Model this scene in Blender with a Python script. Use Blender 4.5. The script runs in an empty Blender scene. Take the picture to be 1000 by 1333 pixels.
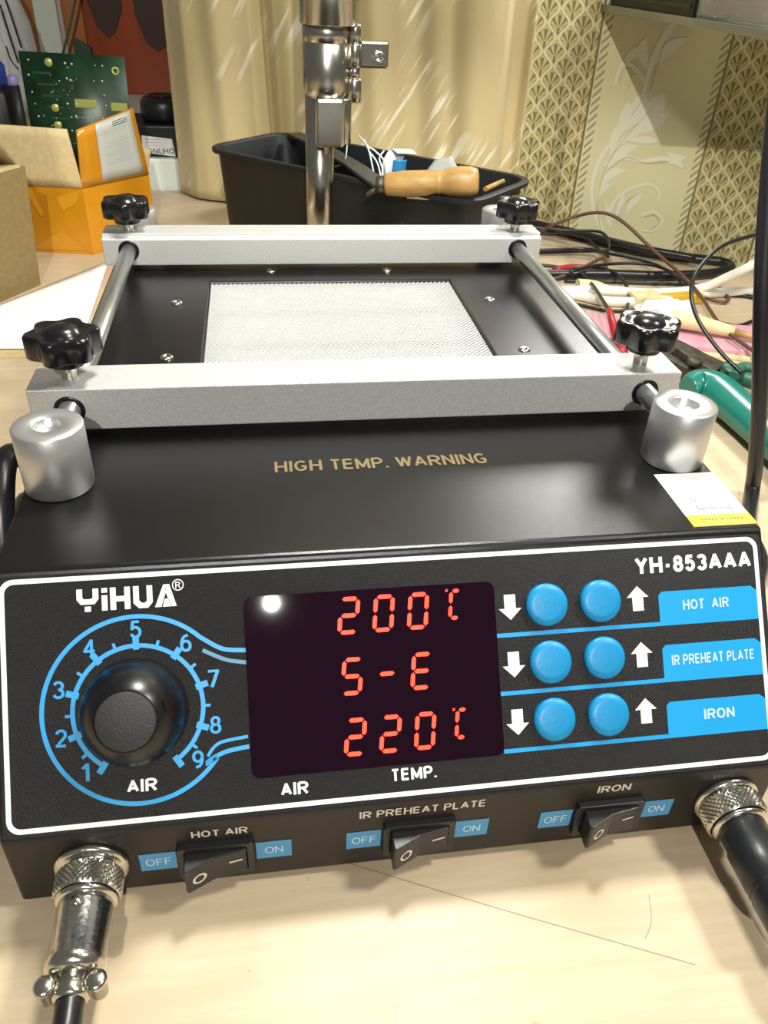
import bpy, bmesh, math, random
from mathutils import Vector, Matrix, noise
random.seed(7)
scene = bpy.context.scene
COL = scene.collection
PI = math.pi
# ------------------------------------------------------------------ camera
# measuring frame: millimetres, x to the right along the station, y away from
# its front edge, z = 0 on its top plate; the bench top lies at z = -TB
TB = 97.0
FPX = 1040.96
CAM = Vector((-40.41, -199.23, 157.05))
def rot(rx, ry, rz):
    return (Matrix.Rotation(rz, 3, 'Z') @ Matrix.Rotation(rx, 3, 'X') @ Matrix.Rotation(ry, 3, 'Y'))
CM = rot(math.radians(-35.19), math.radians(-2.73), math.radians(-9.70))   # columns right, forward, up
def V(x, y, z):
    return Vector((x, y, z + TB)) * 0.001
cam_data = bpy.data.cameras.new('camera')
cam_data.sensor_fit = 'HORIZONTAL'; cam_data.sensor_width = 36.0
cam_data.lens = FPX / 1000 * 36.0
cam_data.clip_start = 0.01; cam_data.clip_end = 50
cam = bpy.data.objects.new('camera', cam_data); COL.objects.link(cam)
r_, f_, u_ = CM.col[0], CM.col[1], CM.col[2]
m4 = Matrix(((r_[0], u_[0], -f_[0], 0), (r_[1], u_[1], -f_[1], 0), (r_[2], u_[2], -f_[2], 0), (0, 0, 0, 1)))
m4.translation = V(*CAM)
cam.matrix_world = m4
scene.camera = cam
# ------------------------------------------------------------------ light
scene.view_settings.view_transform = 'Standard'
scene.view_settings.look = 'None'
scene.view_settings.exposure = 0.0
scene.view_settings.gamma = 1.0
scene.view_settings.use_curve_mapping = False
world = bpy.data.worlds.new('room_light'); scene.world = world
world.use_nodes = True
bgn = world.node_tree.nodes['Background']
bgn.inputs[0].default_value = (1.0, 0.97, 0.90, 1); bgn.inputs[1].default_value = 0.15
def area(name, loc, target, power, size, color, shape='DISK', spread=180):
    l = bpy.data.lights.new(name, 'AREA'); l.energy = power; l.shape = shape; l.size = size; l.color = color
    l.spread = math.radians(spread)
    o = bpy.data.objects.new(name, l); COL.objects.link(o)
    p = V(*loc); o.location = p
    o.rotation_euler = (V(*target) - p).to_track_quat('-Z', 'Y').to_euler()
    return o
def spot(name, loc, target, power, radius, color, angle, blend):
    l = bpy.data.lights.new(name, 'SPOT'); l.energy = power; l.shadow_soft_size = radius; l.color = color
    l.spot_size = math.radians(angle); l.spot_blend = blend
    o = bpy.data.objects.new(name, l); COL.objects.link(o)
    p = V(*loc); o.location = p
    o.rotation_euler = (V(*target) - p).to_track_quat('-Z', 'Y').to_euler()
    return o
# assumed lamps, none in view: a shaded work lamp over the station (its spot cone cuts the light off on the wall),
# a ceiling lamp to the right and a ceiling bulb behind the photographer
spot('assumed_work_lamp_light', (40, 150, 392), (34, 140, 0), 11.5, 0.040, (1.0, 0.975, 0.90), 127, 0.10)
area('assumed_ceiling_lamp_light', (700, -120, 1000), (0, 50, -60), 11.0, 0.18, (1.0, 0.97, 0.90))
area('assumed_ceiling_bulb_light', (-53, -1230, 865), (0, 300, 0), 16.0, 0.022, (1.0, 0.96, 0.88))
area('assumed_sheen_light', (392, 690, 350), (150, 120, 0), 2.7, 0.19, (1.0, 0.98, 0.95), 'RECTANGLE').data.size_y = 0.16  # unseen light rectangle, no lamp body, assumed and added for the plate's grey sheen

# ------------------------------------------------------------------ helpers
def ray(u, v):
    return CM @ Vector(((u - 500) / FPX, 1.0, -(v - 666.5) / FPX))
def pz(u, v, z):                       # photo pixel met with a level plane
    d = ray(u, v); t = (z - CAM.z) / d.z; return CAM + d * t
def tp(u, v, h=0.0):                   # photo pixel at height h over the bench top
    return pz(u, v, h - TB)
def py(u, v, y):                       # photo pixel met with the upright plane y
    d = ray(u, v); t = (y - CAM.y) / d.y; return CAM + d * t
def ppl(u, v, p, n):
    d = ray(u, v); t = (Vector(p) - CAM).dot(n) / d.dot(n); return CAM + d * t
class MB:
    """mesh builder in the measuring frame (mm)"""
    def __init__(s): s.v = []; s.f = []; s.sm = []
    def add(s, vs, fs, smooth=False):
        b = len(s.v); s.v += [Vector(p) for p in vs]
        for f in fs: s.f.append([b + i for i in f]); s.sm.append(smooth)
        return s
    def box(s, lo, hi, X=None):
        x0, y0, z0 = lo; x1, y1, z1 = hi
        vs = [Vector(p) for p in ((x0,y0,z0),(x1,y0,z0),(x1,y1,z0),(x0,y1,z0),(x0,y0,z1),(x1,y0,z1),(x1,y1,z1),(x0,y1,z1))]
        if X: vs = [X(p) for p in vs]
        return s.add(vs, [(0,3,2,1),(4,5,6,7),(0,1,5,4),(1,2,6,5),(2,3,7,6),(3,0,4,7)])
    def prism(s, poly, h0, h1, X, smooth=False):      # poly 2-D, X maps (u,v,h)
        n = len(poly)
        vs = [X(Vector((p[0], p[1], h0))) for p in poly] + [X(Vector((p[0], p[1], h1))) for p in poly]
        fs = [list(range(n)), list(range(2*n-1, n-1, -1))]
        s.add(vs, fs)
        b = len(s.v) - 2*n
        for i in range(n):
            j = (i+1) % n
            s.f.append([b+j, b+i, b+n+i, b+n+j]); s.sm.append(smooth)
        return s
    def lathe(s, prof, X, n=24, smooth=True):         # prof (r,h); X maps
        rings = []
        b = len(s.v)
        for r, h in prof:
            if r < 1e-6:
                rings.append([len(s.v)]); s.v.append(X(Vector((0, 0, h))))
            else:
                rings.append(list(range(len(s.v), len(s.v)+n)))
                for i in range(n):
                    a = 2*PI*i/n; s.v.append(X(Vector((r*math.cos(a), r*math.sin(a), h))))
        for A, B in zip(rings, rings[1:]):
            for i in range(n):
                j = (i+1) % n
                if len(A) == 1 and len(B) == 1: continue
                if len(A) == 1: f = [A[0], B[j], B[i]]
                elif len(B) == 1: f = [A[i], A[j], B[0]]
                else: f = [A[i], A[j], B[j], B[i]]
                s.f.append(f); s.sm.append(smooth)
        return s
    def tube(s, pts, r, n=8, sub=6, smooth=True, r1=None):
        P = catmull([Vector(p) for p in pts], sub) if sub > 1 else [Vector(p) for p in pts]
        rings = []; up = Vector((0.13, 0.21, 0.97)); prev = None
        for i, p in enumerate(P):
            t = (P[min(i+1, len(P)-1)] - P[max(i-1, 0)]).normalized()
            if prev is None:
                a = t.cross(up); a.normalize()
            else:
                a = prev - t * prev.dot(t); a.normalize()
            prev = a; b = t.cross(a)
            rr = r if r1 is None else r + (r1 - r) * i / (len(P) - 1)
            rings.append(len(s.v))
            for k in range(n):
                w = 2*PI*k/n; s.v.append(p + a*rr*math.cos(w) + b*rr*math.sin(w))
        for A, B in zip(rings, rings[1:]):
            for k in range(n):
                l = (k+1) % n; s.f.append([A+k, A+l, B+l, B+k]); s.sm.append(smooth)
        s.f.append([rings[0]+k for k in range(n)][::-1]); s.sm.append(False)
        s.f.append([rings[-1]+k for k in range(n)]); s.sm.append(False)
        return s
    def loops(s, L, smooth=False, cap0=True, cap1=True):   # bridge closed loops of equal length
        n = len(L[0]); b = len(s.v)
        for l in L: s.v += [Vector(p) for p in l]
        for k in range(len(L)-1):
            for i in range(n):
                j = (i+1) % n
                s.f.append([b+k*n+i, b+k*n+j, b+(k+1)*n+j, b+(k+1)*n+i]); s.sm.append(smooth)
        if cap0: s.f.append([b+i for i in range(n)][::-1]); s.sm.append(False)
        if cap1: s.f.append([b+(len(L)-1)*n+i for i in range(n)]); s.sm.append(False)
        return s
    def grid(s, fn, nu, nv, smooth=True):
        b = len(s.v)
        for j in range(nv+1):
            for i in range(nu+1): s.v.append(Vector(fn(i/nu, j/nv)))
        for j in range(nv):
            for i in range(nu):
                a = b + j*(nu+1) + i
                s.f.append([a, a+1, a+nu+2, a+nu+1]); s.sm.append(smooth)
        return s
    def sheet(s, fn, nu, nv, th, smooth=True):          # grid with thickness th along its normal
        P = [[Vector(fn(i/nu, j/nv)) for i in range(nu+1)] for j in range(nv+1)]
        N = []
        for j in range(nv+1):
            row = []
            for i in range(nu+1):
                du = P[j][min(i+1, nu)] - P[j][max(i-1, 0)]; dv = P[min(j+1, nv)][i] - P[max(j-1, 0)][i]
                c = du.cross(dv); row.append(c.normalized() if c.length > 1e-9 else Vector((0, 0, 1)))
            N.append(row)
        b = len(s.v); w = nu+1; K = w*(nv+1)
        for k in (0, 1):
            for j in range(nv+1):
                for i in range(w): s.v.append(P[j][i] - N[j][i]*th*k)
        for j in range(nv):
            for i in range(nu):
                a = b + j*w + i
                s.f.append([a, a+1, a+w+1, a+w]); s.sm.append(smooth)
                s.f.append([K+a, K+a+w, K+a+w+1, K+a+1]); s.sm.append(smooth)
        edge = [b+i for i in range(nu)] + [b+nu+j*w for j in range(nv)] + [b+nv*w+i for i in range(nu, 0, -1)] + [b+j*w for j in range(nv, 0, -1)]
        for i in range(len(edge)):
            p, q_ = edge[i], edge[(i+1) % len(edge)]
            s.f.append([q_, p, p+K, q_+K]); s.sm.append(False)
        return s
    def mesh(s, name, org):
        me = bpy.data.meshes.new(name)
        me.from_pydata([tuple((V(*p) - org)) for p in s.v], [], s.f)
        me.polygons.foreach_set('use_smooth', s.sm)
        me.update()
        return me
def catmull(P, sub):
    if len(P) < 3: 
        return [P[0].lerp(P[-1], i/sub) for i in range(sub+1)]
    out = []
    Q = [P[0]*2 - P[1]] + P + [P[-1]*2 - P[-2]]
    for i in range(1, len(Q)-2):
        a, b, c, d = Q[i-1:i+3]
        for k in range(sub):
            t = k/sub
            out.append(0.5*((2*b) + (c-a)*t + (2*a-5*b+4*c-d)*t*t + (3*b-a-3*c+d)*t*t*t))
    out.append(P[-1]); return out
def org_of(parent):
    o = Vector((0, 0, 0))
    while parent is not None:
        o += parent.location; parent = parent.parent
    return o
def fixnormals(me):
    bm = bmesh.new(); bm.from_mesh(me)
    bmesh.ops.recalc_face_normals(bm, faces=bm.faces); bm.to_mesh(me); bm.free()
def obj(name, mb, mat, parent=None, bevel=0.0, at=None, seg=2, fix=True):
    """link a builder as ONE mesh object; at = its origin (mm) when it is a thing or structure"""
    base = org_of(parent)
    org = V(*at) if at is not None else base
    me = mb.mesh(name, org)
    if fix: fixnormals(me)
    me.materials.append(mat)
    o = bpy.data.objects.new(name, me); COL.objects.link(o)
    o.parent = parent; o.location = org - base
    if bevel:
        b = o.modifiers.new('bevel', 'BEVEL'); b.width = bevel*0.001; b.segments = seg; b.limit_method = 'ANGLE'; b.angle_limit = math.radians(35)
        b.harden_normals = False
    return o
def tag(o, label, cat, group=None, kind=None):
    if label: o['label'] = label
    if cat: o['category'] = cat
    if group: o['group'] = group
    if kind: o['kind'] = kind
    return o
def thing(name, label, cat, at, group=None):
    o = bpy.data.objects.new(name, None); COL.objects.link(o); o.location = V(*at); o.empty_display_size = 0.02
    return tag(o, label, cat, group)
def struct(name, mb, mat, label, at=(0, 0, 0), bevel=0):
    o = obj(name, mb, mat, None, bevel, at); o['kind'] = 'structure'; o['label'] = label
    return o
def dup(src, parent, loc=None):
    c = src.copy(); COL.objects.link(c); c.parent = parent
    if loc is not None: c.location = loc
    for ch in [k for k in src.children]:
        d = ch.copy(); COL.objects.link(d); d.parent = c
    return c
# ---- materials
def mat(name, col, rough=0.5, metal=0.0, spec=0.5, noise_amt=0.0, scale=60, bump=0.0, bscale=None, emit=None, estr=0, coat=0, trans=0, alpha=1, dark=None, stretch=None):
    m = bpy.data.materials.new(name); m.use_nodes = True
    nt = m.node_tree; p = nt.nodes['Principled BSDF']
    p.inputs['Base Color'].default_value = (*col, 1); p.inputs['Roughness'].default_value = rough
    p.inputs['Metallic'].default_value = metal; p.inputs['Specular IOR Level'].default_value = spec
    p.inputs['Coat Weight'].default_value = coat; p.inputs['Coat Roughness'].default_value = 0.08
    p.inputs['Transmission Weight'].default_value = trans; p.inputs['Alpha'].default_value = alpha
    if emit: p.inputs['Emission Color'].default_value = (*emit, 1); p.inputs['Emission Strength'].default_value = estr
    tc = nt.nodes.new('ShaderNodeTexCoord'); src = tc.outputs['Object']
    if stretch:
        mp = nt.nodes.new('ShaderNodeMapping'); mp.inputs['Scale'].default_value = stretch; nt.links.new(src, mp.inputs[0]); src = mp.outputs[0]
    if noise_amt:
        n = nt.nodes.new('ShaderNodeTexNoise'); n.inputs['Scale'].default_value = scale; n.inputs['Detail'].default_value = 5
        nt.links.new(src, n.inputs['Vector'])
        r = nt.nodes.new('ShaderNodeValToRGB')
        d = dark or tuple(c*(1-noise_amt) for c in col); e = tuple(min(1, c*(1+noise_amt*0.6)) for c in col) if not dark else col
        r.color_ramp.elements[0].color = (*d, 1); r.color_ramp.elements[1].color = (*e, 1)
        r.color_ramp.elements[0].position = 0.32; r.color_ramp.elements[1].position = 0.68
        nt.links.new(n.outputs['Fac'], r.inputs[0]); nt.links.new(r.outputs[0], p.inputs['Base Color'])
    if bump:
        n2 = nt.nodes.new('ShaderNodeTexNoise'); n2.inputs['Scale'].default_value = bscale or scale; n2.inputs['Detail'].default_value = 4
        nt.links.new(src, n2.inputs['Vector'])
        b = nt.nodes.new('ShaderNodeBump'); b.inputs['Strength'].default_value = bump; b.inputs['Distance'].default_value = 0.001
        nt.links.new(n2.outputs['Fac'], b.inputs['Height']); nt.links.new(b.outputs[0], p.inputs['Normal'])
    return m
class NG:
    """small helper for node arithmetic"""
    def __init__(s, m): s.nt = m.node_tree
    def m(s, op, a, b=None, c=None):
        n = s.nt.nodes.new('ShaderNodeMath'); n.operation = op
        for i, x in enumerate((a, b, c)):
            if x is None: continue
            if isinstance(x, (int, float)): n.inputs[i].default_value = x
            else: s.nt.links.new(x, n.inputs[i])
        return n.outputs[0]
    def mix(s, f, a, b):
        n = s.nt.nodes.new('ShaderNodeMix'); n.data_type = 'RGBA'
        for k, x in ((0, f), (6, a), (7, b)):
            if isinstance(x, (int, float)): n.inputs[k].default_value = x
            elif isinstance(x, tuple): n.inputs[k].default_value = (*x, 1)
            else: s.nt.links.new(x, n.inputs[k])
        return n.outputs[2]
    def sstep(s, x, e0, e1):
        n = s.nt.nodes.new('ShaderNodeMapRange'); n.interpolation_type = 'SMOOTHSTEP'
        s.nt.links.new(x, n.inputs[0]); n.inputs[1].default_value = e0; n.inputs[2].default_value = e1
        return n.outputs[0]
M = {}
M['black_paint'] = mat('black_paint', (0.0045, 0.0045, 0.0055), 0.28, spec=0.5, bump=0.10, bscale=3500)
M['body_black'] = mat('body_black', (0.012, 0.009, 0.008), 0.42, spec=0.4, bump=0.12, bscale=3500)
M['panel'] = mat('panel_black', (0.0045, 0.004, 0.005), 0.34, spec=0.40, noise_amt=0.95, scale=2600, bump=0.35, bscale=3200)
M['white_print'] = mat('white_print', (0.80, 0.80, 0.80), 0.5)
M['blue_print'] = mat('blue_print', (0.003, 0.30, 0.66), 0.45)
M['blue_label'] = mat('blue_label', (0.06, 0.26, 0.48), 0.45)
M['pale_print'] = mat('pale_blue_print', (0.42, 0.62, 0.75), 0.5)
M['gold_print'] = mat('gold_print', (0.17, 0.125, 0.055), 0.5)
M['cream_print'] = mat('cream_print', (0.55, 0.52, 0.45), 0.5)
M['display'] = mat('display_glass', (0.008, 0.0004, 0.006), 0.018, spec=0.5)
M['led'] = mat('red_led', (0.5, 0.01, 0.0), 0.5, emit=(1.0, 0.019, 0.006), estr=7.0)
M['button'] = mat('blue_button', (0.003, 0.235, 0.50), 0.42, bump=0.08, bscale=700)
M['knob_black'] = mat('knob_black', (0.005, 0.005, 0.006), 0.30, spec=0.5)
M['knob_cap'] = mat('knob_cap_grey', (0.030, 0.030, 0.031), 0.7, bump=0.4, bscale=1500)
M['gloss_black'] = mat('gloss_black_plastic', (0.006, 0.006, 0.007), 0.24, spec=0.5)
M['switch'] = mat('switch_black', (0.011, 0.010, 0.010), 0.38)
M['alu'] = mat('brushed_aluminium', (0.53, 0.53, 0.52), 0.42, metal=0.35, noise_amt=0.16, scale=1500, bump=0.25, bscale=2600)
M['post'] = mat('turned_aluminium', (0.58, 0.585, 0.58), 0.34, metal=0.8, bump=0.10, bscale=4000)
M['steel'] = mat('rod_steel', (0.46, 0.48, 0.48), 0.28, metal=0.9)
M['chrome'] = mat('polished_steel', (0.50, 0.48, 0.42), 0.22, metal=1.0)
M['nickel'] = mat('nickel', (0.62, 0.60, 0.54), 0.20, metal=1.0, bump=0.15, bscale=500)
M['rubber'] = mat('black_rubber', (0.012, 0.013, 0.015), 0.36, spec=0.45, bump=0.1, bscale=300)
M['cable_black'] = mat('black_cable', (0.010, 0.010, 0.012), 0.34)
M['ceramic'] = mat('white_ceramic', (0.80, 0.79, 0.72), 0.6, noise_amt=0.05, scale=90)
M['wire_mesh'] = mat('mesh_steel', (0.60, 0.61, 0.60), 0.42, metal=0.3)
M['well'] = mat('well_steel', (0.10, 0.105, 0.10), 0.5, metal=0.3)
M['sticker'] = mat('sticker_white', (0.74, 0.74, 0.73), 0.5)
M['sticker_ink'] = mat('sticker_ink', (0.13, 0.15, 0.20), 0.6)
M['sticker_yellow'] = mat('sticker_yellow', (0.66, 0.43, 0.05), 0.5)
M['grey_print'] = mat('grey_print', (0.40, 0.42, 0.46), 0.5)
M['caddy'] = mat('caddy_plastic', (0.009, 0.012, 0.013), 0.46, spec=0.35, bump=0.15, bscale=500)
M['caddy_grey'] = mat('caddy_handle', (0.045, 0.046, 0.040), 0.45)
M['wood_tool'] = mat('turned_wood', (0.43, 0.26, 0.085), 0.42, noise_amt=0.25, scale=120, stretch=(0.25, 1, 1), bump=0.1, bscale=200)
M['orange_tape'] = mat('orange_tape', (0.56, 0.24, 0.012), 0.18, spec=0.6, noise_amt=0.18, scale=18, bump=0.5, bscale=26)
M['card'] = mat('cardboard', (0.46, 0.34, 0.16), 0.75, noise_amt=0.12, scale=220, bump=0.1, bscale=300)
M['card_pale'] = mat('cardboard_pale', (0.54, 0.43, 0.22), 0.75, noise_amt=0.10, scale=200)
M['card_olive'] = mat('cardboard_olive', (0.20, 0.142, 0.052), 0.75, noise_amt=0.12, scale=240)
M['label_grey'] = mat('address_label', (0.46, 0.48, 0.43), 0.35)
M['pcb'] = mat('circuit_board_green', (0.006, 0.034, 0.012), 0.38, noise_amt=0.5, scale=60)
M['pcb_edge'] = mat('circuit_board_trace', (0.012, 0.055, 0.02), 0.4)
M['solder'] = mat('solder', (0.55, 0.58, 0.52), 0.3, metal=0.5)
M['pad_yellow'] = mat('gold_pad', (0.42, 0.44, 0.12), 0.35, metal=0.3)
M['paper'] = mat('white_paper', (0.86, 0.87, 0.85), 0.6)
M['sill'] = mat('sill_white', (0.74, 0.80, 0.73), 0.35)
M['adapter'] = mat('adapter_black', (0.010, 0.012, 0.014), 0.38)
M['ink'] = mat('ink', (0.05, 0.06, 0.06), 0.6)
M['red_wood'] = mat('red_lacquer', (0.36, 0.060, 0.012), 0.30, noise_amt=0.35, scale=9, stretch=(1, 1, 0.3))
M['red_dark'] = mat('dark_red_lacquer', (0.060, 0.011, 0.005), 0.5, noise_amt=0.5, scale=12)
M['orange_wood'] = mat('orange_wood', (0.42, 0.14, 0.025), 0.4)
M['white_case'] = mat('white_case', (0.66, 0.72, 0.63), 0.5)
M['pinkish'] = mat('pinkish_panel', (0.55, 0.42, 0.34), 0.5)
M['blue_cap'] = mat('blue_plastic', (0.02, 0.06, 0.32), 0.35)
M['lilac'] = mat('lilac_plastic', (0.33, 0.27, 0.62), 0.4)
M['dark_green'] = mat('dark_green_plastic', (0.02, 0.06, 0.035), 0.4)
M['white_cable'] = mat('white_cable', (0.78, 0.75, 0.64), 0.4)
M['brown_wire'] = mat('brown_wire', (0.10, 0.045, 0.032), 0.4)
M['red_plastic'] = mat('red_plastic', (0.34, 0.014, 0.02), 0.35)
M['pink'] = mat('pink_plastic', (0.62, 0.33, 0.40), 0.4, noise_amt=0.1, scale=40)
M['yellow_tape'] = mat('yellow_tape', (0.55, 0.36, 0.03), 0.4)
M['cream_tube'] = mat('cream_tube', (0.72, 0.60, 0.34), 0.45)
M['tissue'] = mat('white_tissue', (0.84, 0.84, 0.82), 0.7, bump=0.5, bscale=120)
M['teal'] = mat('teal_grip', (0.008, 0.165, 0.135), 0.25, spec=0.55)
M['green_grip'] = mat('green_grip', (0.03, 0.12, 0.075), 0.4)
M['old_steel'] = mat('oxidised_steel', (0.085, 0.075, 0.055), 0.5, metal=0.6, noise_amt=0.4, scale=160, bump=0.4, bscale=250)
M['clear'] = mat('clear_plastic', (0.80, 0.86, 0.82), 0.12, trans=0.85, alpha=0.55)
M['bag'] = mat('plastic_bag', (0.82, 0.85, 0.84), 0.25, trans=0.25, alpha=0.60, bump=0.6, bscale=40)
M['glass'] = mat('glass_shelf', (0.45, 0.52, 0.44), 0.08, trans=0.6)
M['film'] = mat('thin_film', (0.70, 0.74, 0.72), 0.25, trans=0.3, alpha=0.7)
M['ribbon'] = mat('ribbon_white', (0.74, 0.77, 0.78), 0.4)
M['ribbon_blue'] = mat('ribbon_blue', (0.03, 0.24, 0.50), 0.4)
M['dark_box'] = mat('dark_box', (0.014, 0.014, 0.013), 0.45)
M['brown_fill'] = mat('brown_parts', (0.20, 0.12, 0.07), 0.6, noise_amt=0.3, scale=80)
M['slate'] = mat('slate_green', (0.09, 0.12, 0.10), 0.5, noise_amt=0.3, scale=300)
M['floor'] = mat('floor_lino', (0.16, 0.11, 0.07), 0.5, noise_amt=0.2, scale=6)
M['pen'] = mat('pen_white', (0.72, 0.72, 0.68), 0.4)

# bench top: pale laminate with a faint running grain, smudges and specks
def wood_top():
    m = bpy.data.materials.new('pale_laminate'); m.use_nodes = True; nt = m.node_tree; p = nt.nodes['Principled BSDF']
    tc = nt.nodes.new('ShaderNodeTexCoord'); g = NG(m)
    mp = nt.nodes.new('ShaderNodeMapping'); mp.inputs['Scale'].default_value = (3, 34, 10); mp.inputs['Rotation'].default_value = (0, 0, 0.12)
    nt.links.new(tc.outputs['Object'], mp.inputs[0])
    n1 = nt.nodes.new('ShaderNodeTexNoise'); n1.inputs['Scale'].default_value = 6; n1.inputs['Detail'].default_value = 7; n1.inputs['Roughness'].default_value = 0.6
    nt.links.new(mp.outputs[0], n1.inputs[0])
    n2 = nt.nodes.new('ShaderNodeTexNoise'); n2.inputs['Scale'].default_value = 22; n2.inputs['Detail'].default_value = 6
    nt.links.new(tc.outputs['Object'], n2.inputs[0])
    n3 = nt.nodes.new('ShaderNodeTexNoise'); n3.inputs['Scale'].default_value = 160; n3.inputs['Detail'].default_value = 3
    nt.links.new(tc.outputs['Object'], n3.inputs[0])
    a = g.mix(g.sstep(n1.outputs[0], 0.35, 0.7), (0.54, 0.43, 0.285), (0.60, 0.49, 0.34))
    b = g.mix(g.m('MULTIPLY', g.sstep(n2.outputs[0], 0.42, 0.75), 0.45), a, (0.40, 0.29, 0.16))
    c = g.mix(g.m('MULTIPLY', g.sstep(n3.outputs[0], 0.70, 0.78), 0.45), b, (0.20, 0.16, 0.09))
    nt.links.new(c, p.inputs['Base Color']); p.inputs['Roughness'].default_value = 0.45
    return m
M['bench'] = wood_top()
# wallpaper: ogee stripes with flower motifs, rope borders and plain fields (print only)
STR1, STR2, PER = 43.7, 182.3, 219.5      # line positions along the wall, repeat (mm)
def wallpaper():
    m = bpy.data.materials.new('wallpaper'); m.use_nodes = True; nt = m.node_tree; p = nt.nodes['Principled BSDF']
    g = NG(m); tc = nt.nodes.new('ShaderNodeTexCoord'); sp = nt.nodes.new('ShaderNodeSeparateXYZ')
    nt.links.new(tc.outputs['Object'], sp.inputs[0])
    x = g.m('MULTIPLY', sp.outputs[0], 1000.0); z = g.m('MULTIPLY', sp.outputs[2], 1000.0)
    w = g.m('FLOORED_MODULO', g.m('SUBTRACT', x, STR2), PER)          # 0 at line 2; stripe 0..81
    SW = PER - (STR2 - STR1)
    instripe = g.m('LESS_THAN', w, SW)
    P_, L_ = 25.2, 53.0
    pp = g.m('PINGPONG', g.m('ADD', w, 1.5), P_/2)
    ph = g.m('MULTIPLY', z, 2*PI/ (L_/2))
    s = g.m('SINE', ph)
    rd = g.m('ABSOLUTE', g.m('SUBTRACT', pp, g.m('MULTIPLY_ADD', s, 4.6, P_/4)))
    ribbon = g.sstep(rd, 2.1, 1.4)
    outline = g.m('MULTIPLY', g.sstep(rd, 2.9, 2.2), g.m('SUBTRACT', 1.0, ribbon))
    # motif: fan of petals in each bulge
    H = L_/2
    def fan(cx_is_zero, zoff):
        dx = pp if cx_is_zero else g.m('SUBTRACT', P_/2, pp)
        zz = g.m('SUBTRACT', g.m('FLOORED_MODULO', g.m('ADD', z, zoff), H), H/2)
        base = g.m('ADD', zz, 5.5)
        ang = g.m('ARCTAN2', dx, base)
        rr = g.m('SQRT', g.m('ADD', g.m('MULTIPLY', dx, dx), g.m('MULTIPLY', base, base)))
        pet = g.sstep(g.m('SINE', g.m('MULTIPLY_ADD', ang, 10.5, 1.2)), -0.1, 0.45)
        lim = g.m('MULTIPLY', g.sstep(rr, 13.5, 12.0), g.m('MULTIPLY', g.sstep(rr, 2.0, 3.2), g.sstep(ang, 1.25, 1.1)))
        stem = g.m('MULTIPLY', g.sstep(dx, 1.6, 0.9), g.sstep(base, 2.5, 0.5))
        return g.m('MAXIMUM', g.m('MULTIPLY', pet, lim), g.m('MULTIPLY', stem, g.sstep(base, -9.0, -7.0)))
    # bulge at pp=0 where sine=+1 (z=H/4), at pp=P/2 where sine=-1 (z=3H/4)
    f = g.m('MAXIMUM', fan(True, H/4), fan(False, 3*H/4))
    notrib = g.m('SUBTRACT', 1.0, ribbon)
    dk = g.m('MULTIPLY', g.m('MAXIMUM', f, g.m('MULTIPLY', outline, 0.7)), notrib)
    base = g.mix(notrib, (0.66, 0.59, 0.33), (0.52, 0.45, 0.20))
    stripe = g.mix(g.m('MULTIPLY', dk, 0.85), base, (0.135, 0.105, 0.035))
    # plain field
    n = nt.nodes.new('ShaderNodeTexNoise'); n.inputs['Scale'].default_value = 14; nt.links.new(tc.outputs['Object'], n.inputs[0])
    field = g.mix(n.outputs[0], (0.66, 0.61, 0.34), (0.72, 0.68, 0.42))
    # rope beside both lines
    def rope(c0):
        d = g.m('SUBTRACT', w, c0)
        inr = g.m('LESS_THAN', g.m('ABSOLUTE', d), 4.2)
        st = g.sstep(g.m('SINE', g.m('ADD', g.m('MULTIPLY', z, 2*PI/8.5), g.m('MULTIPLY', d, -0.75))), 0.0, 0.55)
        return g.m('MULTIPLY', inr, st)
    rp = g.m('MAXIMUM', rope(SW + 7.0), rope(PER - 6.5))
    fld = g.mix(g.m('MULTIPLY', rp, 0.6), field, (0.13, 0.10, 0.035))
    col = g.mix(instripe, fld, stripe)
    ln = g.m('MAXIMUM', g.m('LESS_THAN', g.m('ABSOLUTE', g.m('SUBTRACT', w, SW)), 1.3), g.m('GREATER_THAN', w, PER - 2.6))
    col = g.mix(g.m('MULTIPLY', ln, 0.85), col, (0.14, 0.105, 0.03))
    nt.links.new(col, p.inputs['Base Color']); p.inputs['Roughness'].default_value = 0.6
    return m
M['wallpaper'] = wallpaper()
M['wall_flower'] = mat('wallpaper_flower', (0.76, 0.75, 0.58), 0.5)
M['wall_flower_line'] = mat('wallpaper_flower_line', (0.52, 0.47, 0.27), 0.5)
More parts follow.
